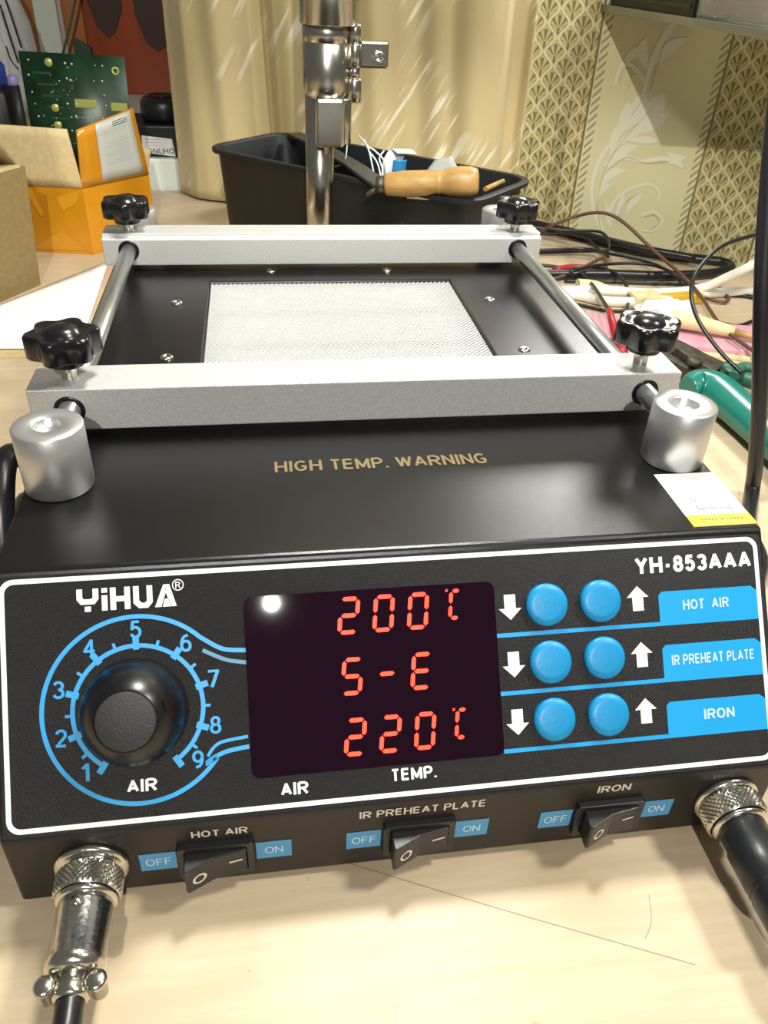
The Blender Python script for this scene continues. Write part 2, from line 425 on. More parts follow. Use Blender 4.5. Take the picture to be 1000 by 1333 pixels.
def curtain_mat():
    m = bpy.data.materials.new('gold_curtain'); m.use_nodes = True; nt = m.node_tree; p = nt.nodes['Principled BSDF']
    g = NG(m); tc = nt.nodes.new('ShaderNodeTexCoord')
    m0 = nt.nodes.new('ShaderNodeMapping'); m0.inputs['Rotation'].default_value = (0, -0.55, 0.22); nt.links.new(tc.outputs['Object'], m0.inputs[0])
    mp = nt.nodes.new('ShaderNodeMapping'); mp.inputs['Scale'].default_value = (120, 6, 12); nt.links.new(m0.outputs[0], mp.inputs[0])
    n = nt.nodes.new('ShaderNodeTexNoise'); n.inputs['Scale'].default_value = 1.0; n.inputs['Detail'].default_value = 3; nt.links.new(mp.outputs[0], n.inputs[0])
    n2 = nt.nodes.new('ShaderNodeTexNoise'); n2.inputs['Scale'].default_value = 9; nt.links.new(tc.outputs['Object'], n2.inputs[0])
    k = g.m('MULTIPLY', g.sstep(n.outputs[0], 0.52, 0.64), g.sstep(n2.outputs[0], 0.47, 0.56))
    col = g.mix(k, (0.54, 0.44, 0.225), (0.80, 0.77, 0.60))  # satin sheen put into the colour as paler diagonal streaks
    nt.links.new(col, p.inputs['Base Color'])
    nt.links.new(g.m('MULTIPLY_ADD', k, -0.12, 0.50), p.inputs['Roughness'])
    p.inputs['Sheen Weight'].default_value = 0.2
    n3 = nt.nodes.new('ShaderNodeTexNoise'); n3.inputs['Scale'].default_value = 900; nt.links.new(tc.outputs['Object'], n3.inputs[0])
    b = nt.nodes.new('ShaderNodeBump'); b.inputs['Strength'].default_value = 0.25; b.inputs['Distance'].default_value = 0.001
    nt.links.new(n3.outputs[0], b.inputs['Height']); nt.links.new(b.outputs[0], p.inputs['Normal'])
    return m
M['curtain'] = curtain_mat()
# ---- lettering: built-in font, outlines fitted into a box on a plane
def text_polys(s, bold=0.0, shear=0.0):
    cu = bpy.data.curves.new('lettering', 'FONT'); cu.body = s; cu.size = 1.0; cu.offset = bold; cu.shear = shear; cu.resolution_u = 3
    o = bpy.data.objects.new('lettering', cu); COL.objects.link(o); bpy.context.view_layer.update()
    me = bpy.data.meshes.new_from_object(o.evaluated_get(bpy.context.evaluated_depsgraph_get()))
    vs = [v.co.copy() for v in me.vertices]; fs = [list(p.vertices) for p in me.polygons]
    bpy.data.objects.remove(o); bpy.data.curves.remove(cu); bpy.data.meshes.remove(me)
    return vs, fs
def arcp(cx, cy, rx, ry, a0, a1, n=8):
    return [(cx + rx*math.cos(math.radians(a0 + (a1-a0)*i/n)), cy + ry*math.sin(math.radians(a0 + (a1-a0)*i/n))) for i in range(n+1)]
_bowl = lambda y0, y1, x=.55: [(0, y1), (x, y1)] + arcp(x, (y0+y1)/2, 1-x, (y1-y0)/2, 90, -90)[1:] + [(0, y0)]
GLY = {  # plain sans capitals: (width, stroke centre lines in a unit box)
 'A': (.78, [[(0, 0), (.5, 1), (1, 0)], [(.2, .3), (.8, .3)]]), 'E': (.66, [[(1, 0), (0, 0), (0, 1), (1, 1)], [(0, .52), (.92, .52)]]),
 'F': (.62, [[(0, -.1), (0, 1), (1, 1)], [(0, .5), (.86, .5)]]), 'G': (.80, [arcp(.5, .5, .5, .5, 45, 320, 14) + [(.92, .45), (.52, .45)]]),
 'H': (.74, [[(0, -.1), (0, 1.1)], [(1, -.1), (1, 1.1)], [(0, .5), (1, .5)]]), 'I': (.21, [[(.5, -.1), (.5, 1.1)]]), 'L': (.62, [[(0, 1.1), (0, 0), (1, 0)]]),
 'M': (.86, [[(0, -.1), (0, 1), (.5, .1), (1, 1), (1, -.1)]]), 'N': (.74, [[(0, -.1), (0, 1), (1, 0), (1, 1.1)]]), 'O': (.82, [arcp(.5, .5, .5, .5, 0, 360, 20)]),
 'P': (.70, [[(0, -.1), (0, 1.02)], _bowl(.45, 1)]), 'R': (.76, [[(0, -.1), (0, 1.02)], _bowl(.48, 1), [(.5, .48), (1, -.05)]]), 'S': (.7, [arcp(.5, .74, .46, .26, 30, 270, 9)[:] + arcp(.5, .26, .5, .26, 90, -150, 9)]),
 'T': (.68, [[(0, 1), (1, 1)], [(.5, 1), (.5, -.1)]]), 'W': (1.02, [[(0, 1.05), (.26, 0), (.5, .95), (.74, 0), (1, 1.05)]]), 'Y': (.76, [[(0, 1.05), (.5, .45), (1, 1.05)], [(.5, .45), (.5, -.1)]]),
 '.': (.21, [[(.5, -.1), (.5, .06)]]), '-': (.42, [[(0, .4), (1, .4)]]), ' ': (.26, []),
 '1': (.40, [[(0, .72), (.8, 1.0), (.8, -.1)]]), '2': (.60, [arcp(.5, .72, .48, .28, 170, -35, 10) + [(0, 0), (1, 0)]]), '3': (.60, [arcp(.48, .75, .46, .25, 160, -90, 9), arcp(.48, .26, .5, .26, 90, -165, 9)]),
 '4': (.64, [[(.72, -.1), (.72, 1), (0, .3), (1.05, .3)]]), '5': (.60, [[(.9, 1), (.18, 1), (.08, .52)] + arcp(.46, .32, .52, .32, 120, -160, 10)]), '6': (.60, [arcp(.5, .32, .5, .32, 0, 360, 14), arcp(.62, .42, .62, .58, 180, 75, 7)]),
 '7': (.58, [[(0, 1), (1, 1), (.35, -.1)]]), '8': (.60, [arcp(.5, .76, .42, .24, 0, 360, 14), arcp(.5, .27, .5, .27, 0, 360, 14)]), '9': (.60, [arcp(.5, .68, .5, .32, 0, 360, 14), arcp(.38, .58, .62, .58, 0, -105, 7)])}
def stroke_polys(s, t):
    vs = []; fs = []; x = 0.0
    for ch in s:
        w, lines = GLY[ch]
        w = max(w, t)
        for ln_ in lines:
            P = [Vector((x + t/2 + a*(w-t), min(1.0, max(0.0, t/2 + b*(1-t))), 0)) for a, b in ln_]
            n = len(P)
            for i in range(n-1):
                d = (P[i+1]-P[i])
                if d.length < 1e-6: continue
                d.normalize(); nn = Vector((-d.y, d.x, 0))*t/2
                e0 = P[i] - d*(t*0.22 if i else 0); e1 = P[i+1] + d*(t*0.22 if i < n-2 else 0)
                b = len(vs); zz = Vector((0, 0, 0.012*((b//4) % 6))); vs += [e0+nn+zz, e0-nn+zz, e1-nn+zz, e1+nn+zz]; fs.append([b, b+1, b+2, b+3])
        x += w + 0.10
    return vs, fs
def lettering(name, s, u0, u1, v0, v1, X, m, parent, bold=0.012, h=0.25, shear=0.0, flip=False):
    """text filling u0..u1 and v0 (top) .. v1 (baseline) on plane X(u,v,h)"""
    vs, fs = stroke_polys(s, 0.13 + bold*2.2) if all(c in GLY for c in s) else text_polys(s, bold, shear)
    x0 = min(v.x for v in vs); x1 = max(v.x for v in vs); y0 = min(v.y for v in vs); y1 = max(v.y for v in vs)
    P = []
    for v in vs:
        a = (v.x - x0)/(x1 - x0); b = (v.y - y0)/(y1 - y0)
        if flip: a, b = 1-a, 1-b
        P.append(X(Vector((u0 + a*(u1-u0), v1 + b*(v0-v1), h + v.z))))
    mb = MB().add(P, fs)
    return obj(name, mb, m, parent, fix=False)

# ================================================================== SETTING
WTH = math.radians(13); WP = Vector((285, 750, 0)); WD = Vector((math.cos(WTH), -math.sin(WTH), 0)); WN = Vector((math.sin(WTH), math.cos(WTH), 0))
def wl(u, z, d=0.0):                    # point on the wall, d = distance in front of it
    return WP + WD*u + Vector((0, 0, z)) - WN*d
FLOOR = -TB - 750
obj_floor = struct('floor', MB().box((-2200, -2000, FLOOR-30), (2200, 2600, FLOOR)), M['floor'], 'dark brown floor under the bench', (0, 0, FLOOR))
# wall with local x along the wall: give it its own frame so that the print follows it
wmb = MB().box((-405, 0, FLOOR-WP.z), (1500, 60, 1500))
me = bpy.data.meshes.new('wall_back')
me.from_pydata([tuple(v*0.001) for v in wmb.v], [], wmb.f); fixnormals(me); me.materials.append(M['wallpaper'])
wall = bpy.data.objects.new('wall_back', me); COL.objects.link(wall)
wall.location = V(*WP); wall.rotation_euler = (0, 0, -WTH); wall['kind'] = 'structure'; wall['label'] = 'wallpapered wall with ogee stripes and pale floral fields'
# floral spray printed on the plain field (thin paler shapes on the paper)
def wall_stroke(mb, pts, w0, w1, d):
    P = catmull([Vector((p[0], p[1], 0)) for p in pts], 8); n = len(P); vs = []
    for i, p in enumerate(P):
        t = (P[min(i+1, n-1)] - P[max(i-1, 0)]).normalized(); nn = Vector((-t.y, t.x, 0)); k = i/(n-1)
        w = (w0 + (w1-w0)*k) * (1.0 if w1 or w0 else 1)
        if w1 == -1: w = w0*math.sin(PI*min(0.98, max(0.02, k)))
        for sg in (-1, 1):
            q_ = p + nn*sg*w/2; vs.append(Vector((q_.x, -d, q_.y)))
    mb.add(vs, [(2*i, 2*i+1, 2*i+3, 2*i+2) for i in range(n-1)])
def wpx(u, v):
    P = ppl(u, v, WP, WN); return ((P - WP).dot(WD), P.z)
def wall_piece(name, strokes, mtl, d):
    mb = MB()
    for k, (pts, w0, w1) in enumerate(strokes): wall_stroke(mb, [wpx(*p) for p in pts], w0, w1, d + 0.03*k)
    me = bpy.data.meshes.new(name); me.from_pydata([tuple(v*0.001) for v in mb.v], [], mb.f); me.materials.append(mtl)
    o = bpy.data.objects.new(name, me); COL.objects.link(o); o.parent = wall
    return o
fl = [([(785, 300), (772, 270), (772, 235), (785, 200), (810, 172), (840, 140)], 5, 3),
      ([(800, 195), (815, 180), (830, 172), (850, 170)], 8, -1), ([(806, 178), (815, 150), (818, 132)], 13, -1), ([(790, 220), (812, 196), (830, 190)], 11, -1), ([(780, 245), (796, 226), (815, 222)], 10, -1), ([(776, 262), (784, 246), (798, 240)], 8, -1),
      ([(818, 168), (832, 140), (838, 118)], 18, -1), ([(825, 162), (852, 140), (866, 122)], 19, -1), ([(820, 172), (850, 160), (872, 146)], 15, -1),
      ([(812, 182), (840, 182), (858, 184)], 8, -1), ([(795, 205), (800, 180), (806, 160)], 9, -1),
      ([(786, 215), (810, 205), (835, 210), (860, 206), (885, 210)], 4, 5), ([(868, 198), (880, 206), (892, 204)], 9, -1), ([(868, 214), (880, 210), (890, 220)], 7, -1),
      ([(790, 290), (800, 262), (820, 246), (845, 240), (858, 250), (856, 262)], 4, 2), ([(800, 285), (808, 268), (812, 250)], 8, -1), ([(812, 280), (826, 262), (838, 248)], 8, -1),
      ([(835, 280), (850, 276), (862, 286), (852, 300), (835, 300)], 3, 2), ([(795, 300), (792, 280), (788, 262)], 7, -1),
      ([(838, 120), (846, 90), (858, 60), (878, 30)], 4, 8), ([(842, 108), (820, 84), (808, 86), (800, 110)], 5, 3), ([(846, 96), (836, 66), (842, 48)], 10, -1), ([(852, 84), (872, 62), (896, 48)], 12, -1),
      ([(812, 88), (824, 70), (846, 62)], 10, -1)]
fl_o = wall_piece('floral_print', fl, M['wall_flower'], 0.25)
ln = [([(782, 300), (778, 262), (790, 215), (815, 178), (850, 140)], 0.8, 0.6), ([(790, 222), (815, 205), (840, 212), (870, 210)], 0.8, 0.6),
      ([(846, 118), (858, 78), (866, 52)], 1.2, 0.7), ([(802, 290), (815, 262), (838, 250)], 0.8, 0.5), ([(806, 108), (812, 92), (824, 88)], 0.8, 0.5), ([(818, 116), (824, 96), (838, 100)], 0.8, 0.5),
      ([(822, 150), (832, 136), (836, 126)], 0.8, 0.4), ([(838, 282), (852, 280), (858, 290), (846, 298)], 0.8, 0.5)]
wall_piece('floral_outline', ln, M['wall_flower_line'], 1.0)
# window recess at the left: sill, its far wall
struct('trim_1', MB().box((-900, 862, -TB-40), (-114, 1480, -62)), M['sill'], 'white window sill carrying the black power adapter', (-500, 862, -97), 1.5)
struct('wall_recess', MB().box((-1200, 1480, FLOOR), (60, 1520, 1500)), M['pinkish'], 'plain wall at the back of the window recess', (-500, 1480, FLOOR))
# bench top (polygon: its right rear corner is cut back from the wall)
bench = thing('workbench', 'pale wood laminate workbench carrying the preheating station', 'workbench', (0, 200, FLOOR))
bp = [(-900, -300), (950, -300), (950, 430), (452, 556), (368, 606), (300, 716), (286, 736), (-104, 826), (-112, 858), (-900, 858)]
tb = obj('bench_top', MB().prism(bp, -TB-28, -TB, lambda p: p), M['bench'], bench, 1.0)
for x, y in ((-850, -250), (900, -250), (-850, 800), (560, 420)):
    obj('leg', MB().box((x-25, y-25, FLOOR), (x+25, y+25, -TB-28)), M['card'], bench)
sc1 = tp(452, 1123); sc2 = tp(640, 1180); sc3 = tp(905, 1256)
def strip(pts, w, h):
    mb = MB(); P = catmull([Vector(p) for p in pts], 6); n = len(P); vs = []
    for i, p in enumerate(P):
        t = (P[min(i+1, n-1)] - P[max(i-1, 0)]).normalized(); nn = Vector((-t.y, t.x, 0))
        vs += [p + nn*w/2 + Vector((0, 0, h)), p - nn*w/2 + Vector((0, 0, h))]
    return mb.add(vs, [(2*i, 2*i+1, 2*i+3, 2*i+2) for i in range(n-1)])
M['scratch'] = mat('scratch_dark', (0.30, 0.23, 0.15), 0.6)
obj('scratch', strip([sc1, sc2, sc3], 0.32, 0.06), M['scratch'], tb, fix=False)
obj('scratch', strip([tp(845, 1165), tp(848, 1200), tp(840, 1222)], 0.25, 0.06), M['scratch'], tb, fix=False)

# ================================================================== STATION
W2 = 125.0; PA, PB = 50.02, 62.58; PD = 31.5; DEP = 350.0
PLEN = math.hypot(PA, PB); PE = Vector((0, -PA/PLEN, -PB/PLEN)); PN = Vector((0, -PB/PLEN, PA/PLEN))
def XP(p): return Vector((p[0], 0, 0)) + PE*p[1] + PN*p[2]          # panel (u right, v down, h out)
def XL(p): return Vector((p[0], -PA - p[2], -PB - p[1]))            # lower face
def XT(p): return Vector((p[0], p[1], p[2]))                        # top plate (u, y, h)
def pan(u, v):
    P = ppl(u, v, (0, 0, 0), PN); return (P.x, P.dot(PE))
BOT = -PB - PD
st = thing('preheating_station', 'black infrared preheating station with silver board clamps and a red digital display', 'preheater', (0, 150, -TB))
TP = 12.0; k_ = TP/PB*PA
body = MB()
prof = [(-k_, -TP), (-PA, -PB), (-PA, BOT), (DEP, BOT), (DEP, -TP)]
body.loops([[(-W2, y, z) for y, z in prof], [(W2, y, z) for y, z in prof]])
obj('body', body, M['body_black'], st, 1.2)
# top plate with the square opening
HX, HY0, HY1 = 68.8, 113.0, 250.5
def top_plate():
    mb = MB()
    xs = [-W2, -HX, HX, W2]; 
    def yy(j, z): return [(-(-z)/PB*PA), HY0, HY1, DEP][j]
    idx = {}
    for zi, z in enumerate((0, -TP)):
        for j in range(4):
            for i in range(4):
                idx[(zi, j, i)] = len(mb.v); mb.v.append(Vector((xs[i], yy(j, z), z)))
    for zi in (0, 1):
        for j in range(3):
            for i in range(3):
                if i == 1 and j == 1: continue
                mb.f.append([idx[(zi, j, i)], idx[(zi, j, i+1)], idx[(zi, j+1, i+1)], idx[(zi, j+1, i)]]); mb.sm.append(False)
    def side(a, b): mb.f.append([idx[(0,)+a], idx[(0,)+b], idx[(1,)+b], idx[(1,)+a]]); mb.sm.append(False)
    for i in range(3): side((0, i), (0, i+1)); side((3, i), (3, i+1)); side((i, 0), (i+1, 0)); side((i, 3), (i+1, 3))
    side((1, 1), (1, 2)); side((2, 1), (2, 2)); side((1, 1), (2, 1)); side((1, 2), (2, 2))
    return mb
obj('top_plate', top_plate(), M['black_paint'], st, 1.0)
# heater in the opening
obj('heater_tray', MB().box((-HX+.2, HY0+.2, -TP), (HX-.2, HY1-.2, -9.5)), M['well'], st)
for j in range(3):
    y0 = 123.5 + j*41.0
    obj('heater_plate', MB().box((-60.5, y0, -9.5), (60.5, y0+35.5, -4.2)), M['ceramic'], st, 1.2)
def mesh_guard():
    mb = MB(); cx, cy = 0.0, (HY0+HY1)/2; hx, hy = HX-0.6, (HY1-HY0)/2-0.6; step = 2.5; w = 0.21; t = 0.5
    for sg in (-1, 1):
        k = -70
        for k in range(-62, 63):
            c = k*step*1.02
            pts = []
            # line: x*s + y = c*... clipped to the rectangle
            for x in (-hx, hx):
                y = c*1.0 + sg*x
                if -hy <= y <= hy: pts.append((x, y))
            for y in (-hy, hy):
                x = (y - c*1.0)*sg
                if -hx < x < hx: pts.append((x, y))
            if len(pts) < 2: continue
            a, b = Vector((pts[0][0]+cx, pts[0][1]+cy, 0)), Vector((pts[1][0]+cx, pts[1][1]+cy, 0))
            d = (b-a); 
            if d.length < 1: continue
            n = Vector((-d.y, d.x, 0)).normalized()*w
            z0, z1 = (-2.3, -1.5) if sg < 0 else (-1.8, -1.0)
            vs = [a-n+Vector((0,0,z0)), b-n+Vector((0,0,z0)), b+n+Vector((0,0,z0)), a+n+Vector((0,0,z0)), a-n+Vector((0,0,z1)), b-n+Vector((0,0,z1)), b+n+Vector((0,0,z1)), a+n+Vector((0,0,z1))]
            mb.add(vs, [(0,3,2,1),(4,5,6,7),(0,1,5,4),(1,2,6,5),(2,3,7,6),(3,0,4,7)])
    return mb
g_ = obj('mesh_guard', mesh_guard(), M['wire_mesh'], st); g_['kind'] = 'stuff'; g_['label'] = 'silver diamond wire mesh over the white heater'
# countersunk screws on the plate
smb = MB().lathe([(0, 0.0), (3.0, 0.0), (3.0, 0.25), (2.4, 0.75), (0, 0.95)], lambda p: p, 14)
for k, (x, y) in enumerate(((-85, 219), (-85, 150.5), (84.5, 217.5), (84.5, 150), (-34.5, 268), (34, 267.5))):
    s_ = MB().lathe([(3.1, 0.0), (3.1, 0.3), (2.5, 0.8), (1.3, 0.9), (1.2, 0.4), (0, 0.4)], lambda p, x=x, y=y: Vector((x, y, 0)) + p, 14)
    obj('screw', s_, M['nickel'], st)
lettering('warning_lettering', 'HIGH TEMP. WARNING', -38.9, 40.8, 55.6, 48.2, XT, M['gold_print'], st, 0.02, 0.15)
lab = obj('warranty_sticker', MB().box((101.2, 2.2, 0.02), (124.6, 35.2, 0.2)), M['sticker'], st); lab['label'] = 'white and yellow warranty sticker'
obj('yellow_band', MB().box((101.2, 2.2, 0.18), (124.6, 8.6, 0.30)), M['sticker_yellow'], lab)
lettering('sticker_lettering', 'Serinsus', 107, 120, 13.8, 11.4, XT, M['sticker_ink'], lab, 0.0, 0.32)
lettering('sticker_lettering', '----- - -----', 105.5, 121, 6.1, 5.4, XT, M['sticker_ink'], lab, 0.0, 0.40)
obj('sticker_emblem', MB().lathe([(0.5, .3), (0.9, .3)], lambda p: Vector((108.5, 17.5, 0)) + p, 12), M['blue_label'], lab, fix=False)
# ---- posts, rods, clamp bars, knobs
PX, PY0, PY1, PR, PH = 113.0, 46.6, 312.0, 11.6, 23.8
for sx in (-1, 1):
    for y in (PY0, PY1):
        X = lambda p, sx=sx, y=y: Vector((sx*PX, y, 0)) + p
        obj('post', MB().lathe([(0, 0.1), (PR-.6, 0.1), (PR, 0.6), (PR, PH-.5), (PR-.5, PH), (5.0, PH), (4.6, PH-.5), (4.4, PH-3), (0, PH-4.5)], X, 40), M['post'], st)
    X = lambda p, sx=sx: Vector((sx*PX, p.z, 12.4 + p.y)) + Vector((p.x, 0, 0))
    obj('guide_rod', MB().lathe([(0, PY0+9), (4.0, PY0+9), (4.0, PY1-9), (0, PY1-9)], X, 20), M['steel'], st)
LB, TBAR, ZB, HB = 127.1, 20.6, 4.0, 16.9
def bar_profile(rear):
    if not rear:
        return [(0, 0), (0, HB), (TBAR, HB), (TBAR, 0)]
    return [(0, 0), (0, HB-5.5+3.2), (1.6, HB-1.6), (3.2, HB-1.6), (3.2, HB), (TBAR, HB), (TBAR, 0)]
def clamp_bar(y0, rear):
    pr = bar_profile(rear); n = 24; R = 5.6; zc = 12.4 - ZB
    # front and rear faces carry the rod holes as black bushings set on the face
    mb = MB().loops([[(-LB, y0+y, ZB+z) for y, z in pr], [(LB, y0+y, ZB+z) for y, z in pr]])
    return obj('clamp_bar', mb, M['alu'], st, 0.5)
YB1, YB2 = 77.8, 267.3
clamp_bar(YB1, False); clamp_bar(YB2, True)
for yb in (YB1, YB2):
    for sx in (-1, 1):
        X = lambda p, sx=sx, yb=yb: Vector((sx*PX + p.x, yb - 0.25 + p.z, 12.4 + p.y))
        obj('bushing', MB().lathe([(4.02, 0.3), (4.02, -0.05), (5.6, 0.0), (5.7, 0.35)], X, 24), M['knob_black'], st)
def star(R, amp, n=72, lobes=6, ph=0.0):
    out = []
    for i in range(n):
        a = 2*PI*i/n; c = math.cos(lobes*(a-ph))
        out.append((R - amp + amp*(0.55*c + 0.45*(1 if c > 0 else -1)*abs(c)**0.6), a))
    return out
def star_loop(z, R, amp, ph=0, off=0):
    return [Vector(((r-off)*math.cos(a), (r-off)*math.sin(a), z)) for r, a in star(R, amp, ph=ph)]
def clamp_knob(x, y, z0, ph):
    root = MB(); c = Vector((x, y, z0))
    L = [star_loop(6.0, 6.3, 0), star_loop(6.0, 6.9, 0), star_loop(9.2, 7.2, 0.1), star_loop(9.4, 12.8, 1.3, ph), star_loop(10.0, 13.5, 1.4, ph), star_loop(17.4, 13.5, 1.4, ph), star_loop(18.4, 12.8, 1.3, ph),
         star_loop(18.6, 11.2, 1.0, ph), star_loop(17.7, 9.0, 0.4, ph), star_loop(17.6, 6.6, 0.0), star_loop(19.2, 5.6, 0), star_loop(20.3, 3.6, 0), star_loop(20.7, 0.4, 0)]
    root.loops([[c + p for p in l] for l in L], smooth=True)
    k = obj('clamp_knob', root, M['gloss_black'], st)
    e_ = k.modifiers.new('edge', 'EDGE_SPLIT'); e_.split_angle = math.radians(50)
    s = MB().lathe([(0, -0.5), (2.6, -0.5)] + [(2.6 + (0.28 if i % 2 else 0), -0.5 + i*0.5) for i in range(1, 13)] + [(2.6, 6.2), (0, 6.2)], lambda p: c + p, 16)
    obj('threaded_stud', s, M['nickel'], k)
clamp_knob(-113, YB1+10.3, ZB+HB, 0.3); clamp_knob(113, YB1+10.3, ZB+HB, 0.0)
clamp_knob(-113, YB2+10.3, ZB+HB-1.5, 0.55); clamp_knob(113, YB2+10.3, ZB+HB-1.5, 0.2)
# ---- rubber feet
for x in (-105, 105):
    for y in (-25, 325):
        obj('rubber_foot', MB().lathe([(0, -TB), (7, -TB), (8, BOT), (0, BOT)], lambda p, x=x, y=y: Vector((x, y, p.z)) + Vector((p.x, p.y, 0)), 16), M['rubber'], st)
# ---- control panel overlay
def rr2(u0, u1, v0, v1, r, n=6):
    out = []
    for cx, cy, a0 in ((u1-r, v0+r, -PI/2), (u1-r, v1-r, 0), (u0+r, v1-r, PI/2), (u0+r, v0+r, PI)):
        for i in range(n+1):
            a = a0 + PI/2*i/n; out.append((cx + r*math.cos(a), cy + r*math.sin(a)))
    return out
cp = obj('control_panel', MB().prism(rr2(-123.6, 123.6, 2.0, 79.0, 2), 0.05, 0.5, XP), M['panel'], st)
def ring(mb, outer, inner, h, X):
    n = len(outer); mb.add([X(Vector((p[0], p[1], h))) for p in outer] + [X(Vector((p[0], p[1], h))) for p in inner], [(i, (i+1) % n, n+(i+1) % n, n+i) for i in range(n)])
    return mb
def flat(poly, h, X): return MB().add([X(Vector((p[0], p[1], h))) for p in poly], [list(range(len(poly)))])
def ribbon2(pts, w, h, X, sub=6, closed=False):
    P = catmull([Vector((p[0], p[1], 0)) for p in pts], sub) if sub > 1 else [Vector((p[0], p[1], 0)) for p in pts]
    n = len(P); vs = []
    for i, p in enumerate(P):
        t = (P[min(i+1, n-1)] - P[max(i-1, 0)]).normalized(); nn = Vector((-t.y, t.x, 0))
        for sg in (-.5, .5):
            q_ = p + nn*w*sg; vs.append(X(Vector((q_.x, q_.y, h))))
    return MB().add(vs, [(2*i, 2*i+1, 2*i+3, 2*i+2) for i in range(n-1)])
h1 = 0.58
obj('border_line', ring(MB(), rr2(-122.6, 122.3, 2.9, 77.9, 4), rr2(-121.1, 120.8, 4.4, 76.4, 2.8), h1, XP), M['white_print'], cp, fix=False)
# maker's name, drawn from blocks as printed
def poly_set(name, polys, m, parent, X, h):
    mb = MB()
    for p in polys: mb.add([X(Vector((q_[0], q_[1], h))) for q_ in p], [list(range(len(p)))])
    return obj(name, mb, m, parent, fix=False)
lu, lv, ls = -100.4, 7.0, 7.0       # cap height 7 mm
def LG(pts): return [(lu + x, lv + y*ls/7) for x, y in pts]
logo = [LG([(0, 0), (1.7, 0), (1.7, 2.6), (2.2, 3.1), (4.2, 3.1), (4.7, 2.6), (4.7, 0), (6.4, 0), (6.4, 3.2), (5.2, 4.7), (1.2, 4.7), (0, 3.2)]), LG([(2.3, 5.3), (4.1, 5.3), (4.1, 6.9), (2.3, 6.9)]),
        LG([(7.3, 2.2), (9.0, 2.2), (9.0, 6.8), (7.3, 6.8)]), LG([(7.3, 0), (9.0, 0), (9.0, 1.4), (7.3, 1.4)]),
        LG([(9.8, 0), (11.5, 0), (11.5, 6.8), (9.8, 6.8)]), LG([(11.5, 2.7), (14.0, 2.7), (14.0, 4.3), (11.5, 4.3)]), LG([(14.0, 0), (15.7, 0), (15.7, 6.8), (14.0, 6.8)]),
        LG([(16.6, 0), (18.3, 0), (18.3, 4.4), (19.1, 5.2), (20.0, 5.2), (20.6, 4.6), (20.6, 0), (22.3, 0), (22.3, 5.2), (20.9, 6.8), (18.2, 6.8), (16.6, 5.2)]),
        LG([(25.6, 0), (27.4, 0), (29.4, 6.8), (27.6, 6.8)]), LG([(25.6, 0), (26.6, 1.6), (24.8, 6.8), (22.9, 6.8)]), LG([(25.9, 4.4), (27.3, 4.4), (27.9, 6.8), (25.2, 6.8)])]
poly_set('maker_lettering', logo, M['white_print'], cp, XP, h1)
lettering('registered_mark', '®', -72.2, -68.6, 5.6, 9.2, XP, M['white_print'], cp, 0.0, h1)
lettering('model_lettering', 'YH-853AAA', 78.0, 119.6, 7.7, 13.3, XP, M['white_print'], cp, 0.035, h1)
# dial print
DC = (-83.6, 44.2)
def arc(r, a0, a1, n=40):
    return [(DC[0] + r*math.sin(math.radians(a0 + (a1-a0)*i/n)), DC[1] - r*math.cos(math.radians(a0 + (a1-a0)*i/n))) for i in range(n+1)]
obj('dial_scale', ribbon2(arc(19.2, -146, 146, 60), 1.35, h1, XP, 1), M['blue_print'], cp, fix=False)
oc = arc(28.0, 43, -180, 60) + arc(28.0, 180, 126, 16)[1:]
tail_t = [pan(*p) for p in ((271, 835), (284, 842), (297, 845.5), (321, 846))]; tail_b = [pan(*p) for p in ((268, 994), (280, 985), (297, 977), (325, 971))]
obj('dial_outline', ribbon2(tail_t[::-1] + oc + tail_b, 1.35, h1, XP, 3), M['blue_print'], cp, fix=False)
M['blue_pale'] = mat('blue_print_pale', (0.05, 0.22, 0.36), 0.45)
obj('dial_outline', ribbon2([pan(*p) for p in ((264, 846), (280, 853), (297, 859), (321, 862))], 1.2, h1, XP), M['blue_pale'], cp, fix=False)
obj('dial_outline', ribbon2([pan(*p) for p in ((271, 984), (278, 973), (290, 965), (323, 958))], 1.0, h1, XP), M['blue_print'], cp, fix=False)
nums = [(-99.7, 61.5), (-106.3, 50.9), (-106.5, 36.6), (-97.4, 24.8), (-83.5, 20.1), (-68.8, 25.3), (-60.8, 36.7), (-61.0, 50.8), (-66.7, 60.7)]
for i in range(9):
    a = -146 + 36.5*i; end = i in (0, 8)
    r0, r1 = (18.0, 21.8)
    p = arc(r0, a, a, 1)[0]; q_ = arc(r1, a, a, 1)[0]
    obj('dial_tick', ribbon2([p, q_], 1.9, h1+.03, XP, 1), M['blue_print'], cp, fix=False)
    if i < 8:
        am = a + 18.25; obj('dial_tick', ribbon2([arc(19, am, am, 1)[0], arc(21.4, am, am, 1)[0]], 0.9, h1+.03, XP, 1), M['blue_print'], cp, fix=False)
    u, v = nums[i]
    lettering('dial_number', str(i+1), u-(1.2 if i == 0 else 1.75), u+(1.2 if i == 0 else 1.75), v-2.7, v+2.7, XP, M['blue_print'], cp, 0.01, h1)
lettering('panel_lettering', 'AIR', -87.9, -79.0, 64.9, 68.8, XP, M['white_print'], cp, 0.03, h1)
lettering('panel_lettering', 'AIR', -42.2, -33.7, 70.2, 74.1, XP, M['white_print'], cp, 0.03, h1)
lettering('panel_lettering', 'TEMP.', -7.4, 6.8, 69.1, 73.0, XP, M['white_print'], cp, 0.03, h1)
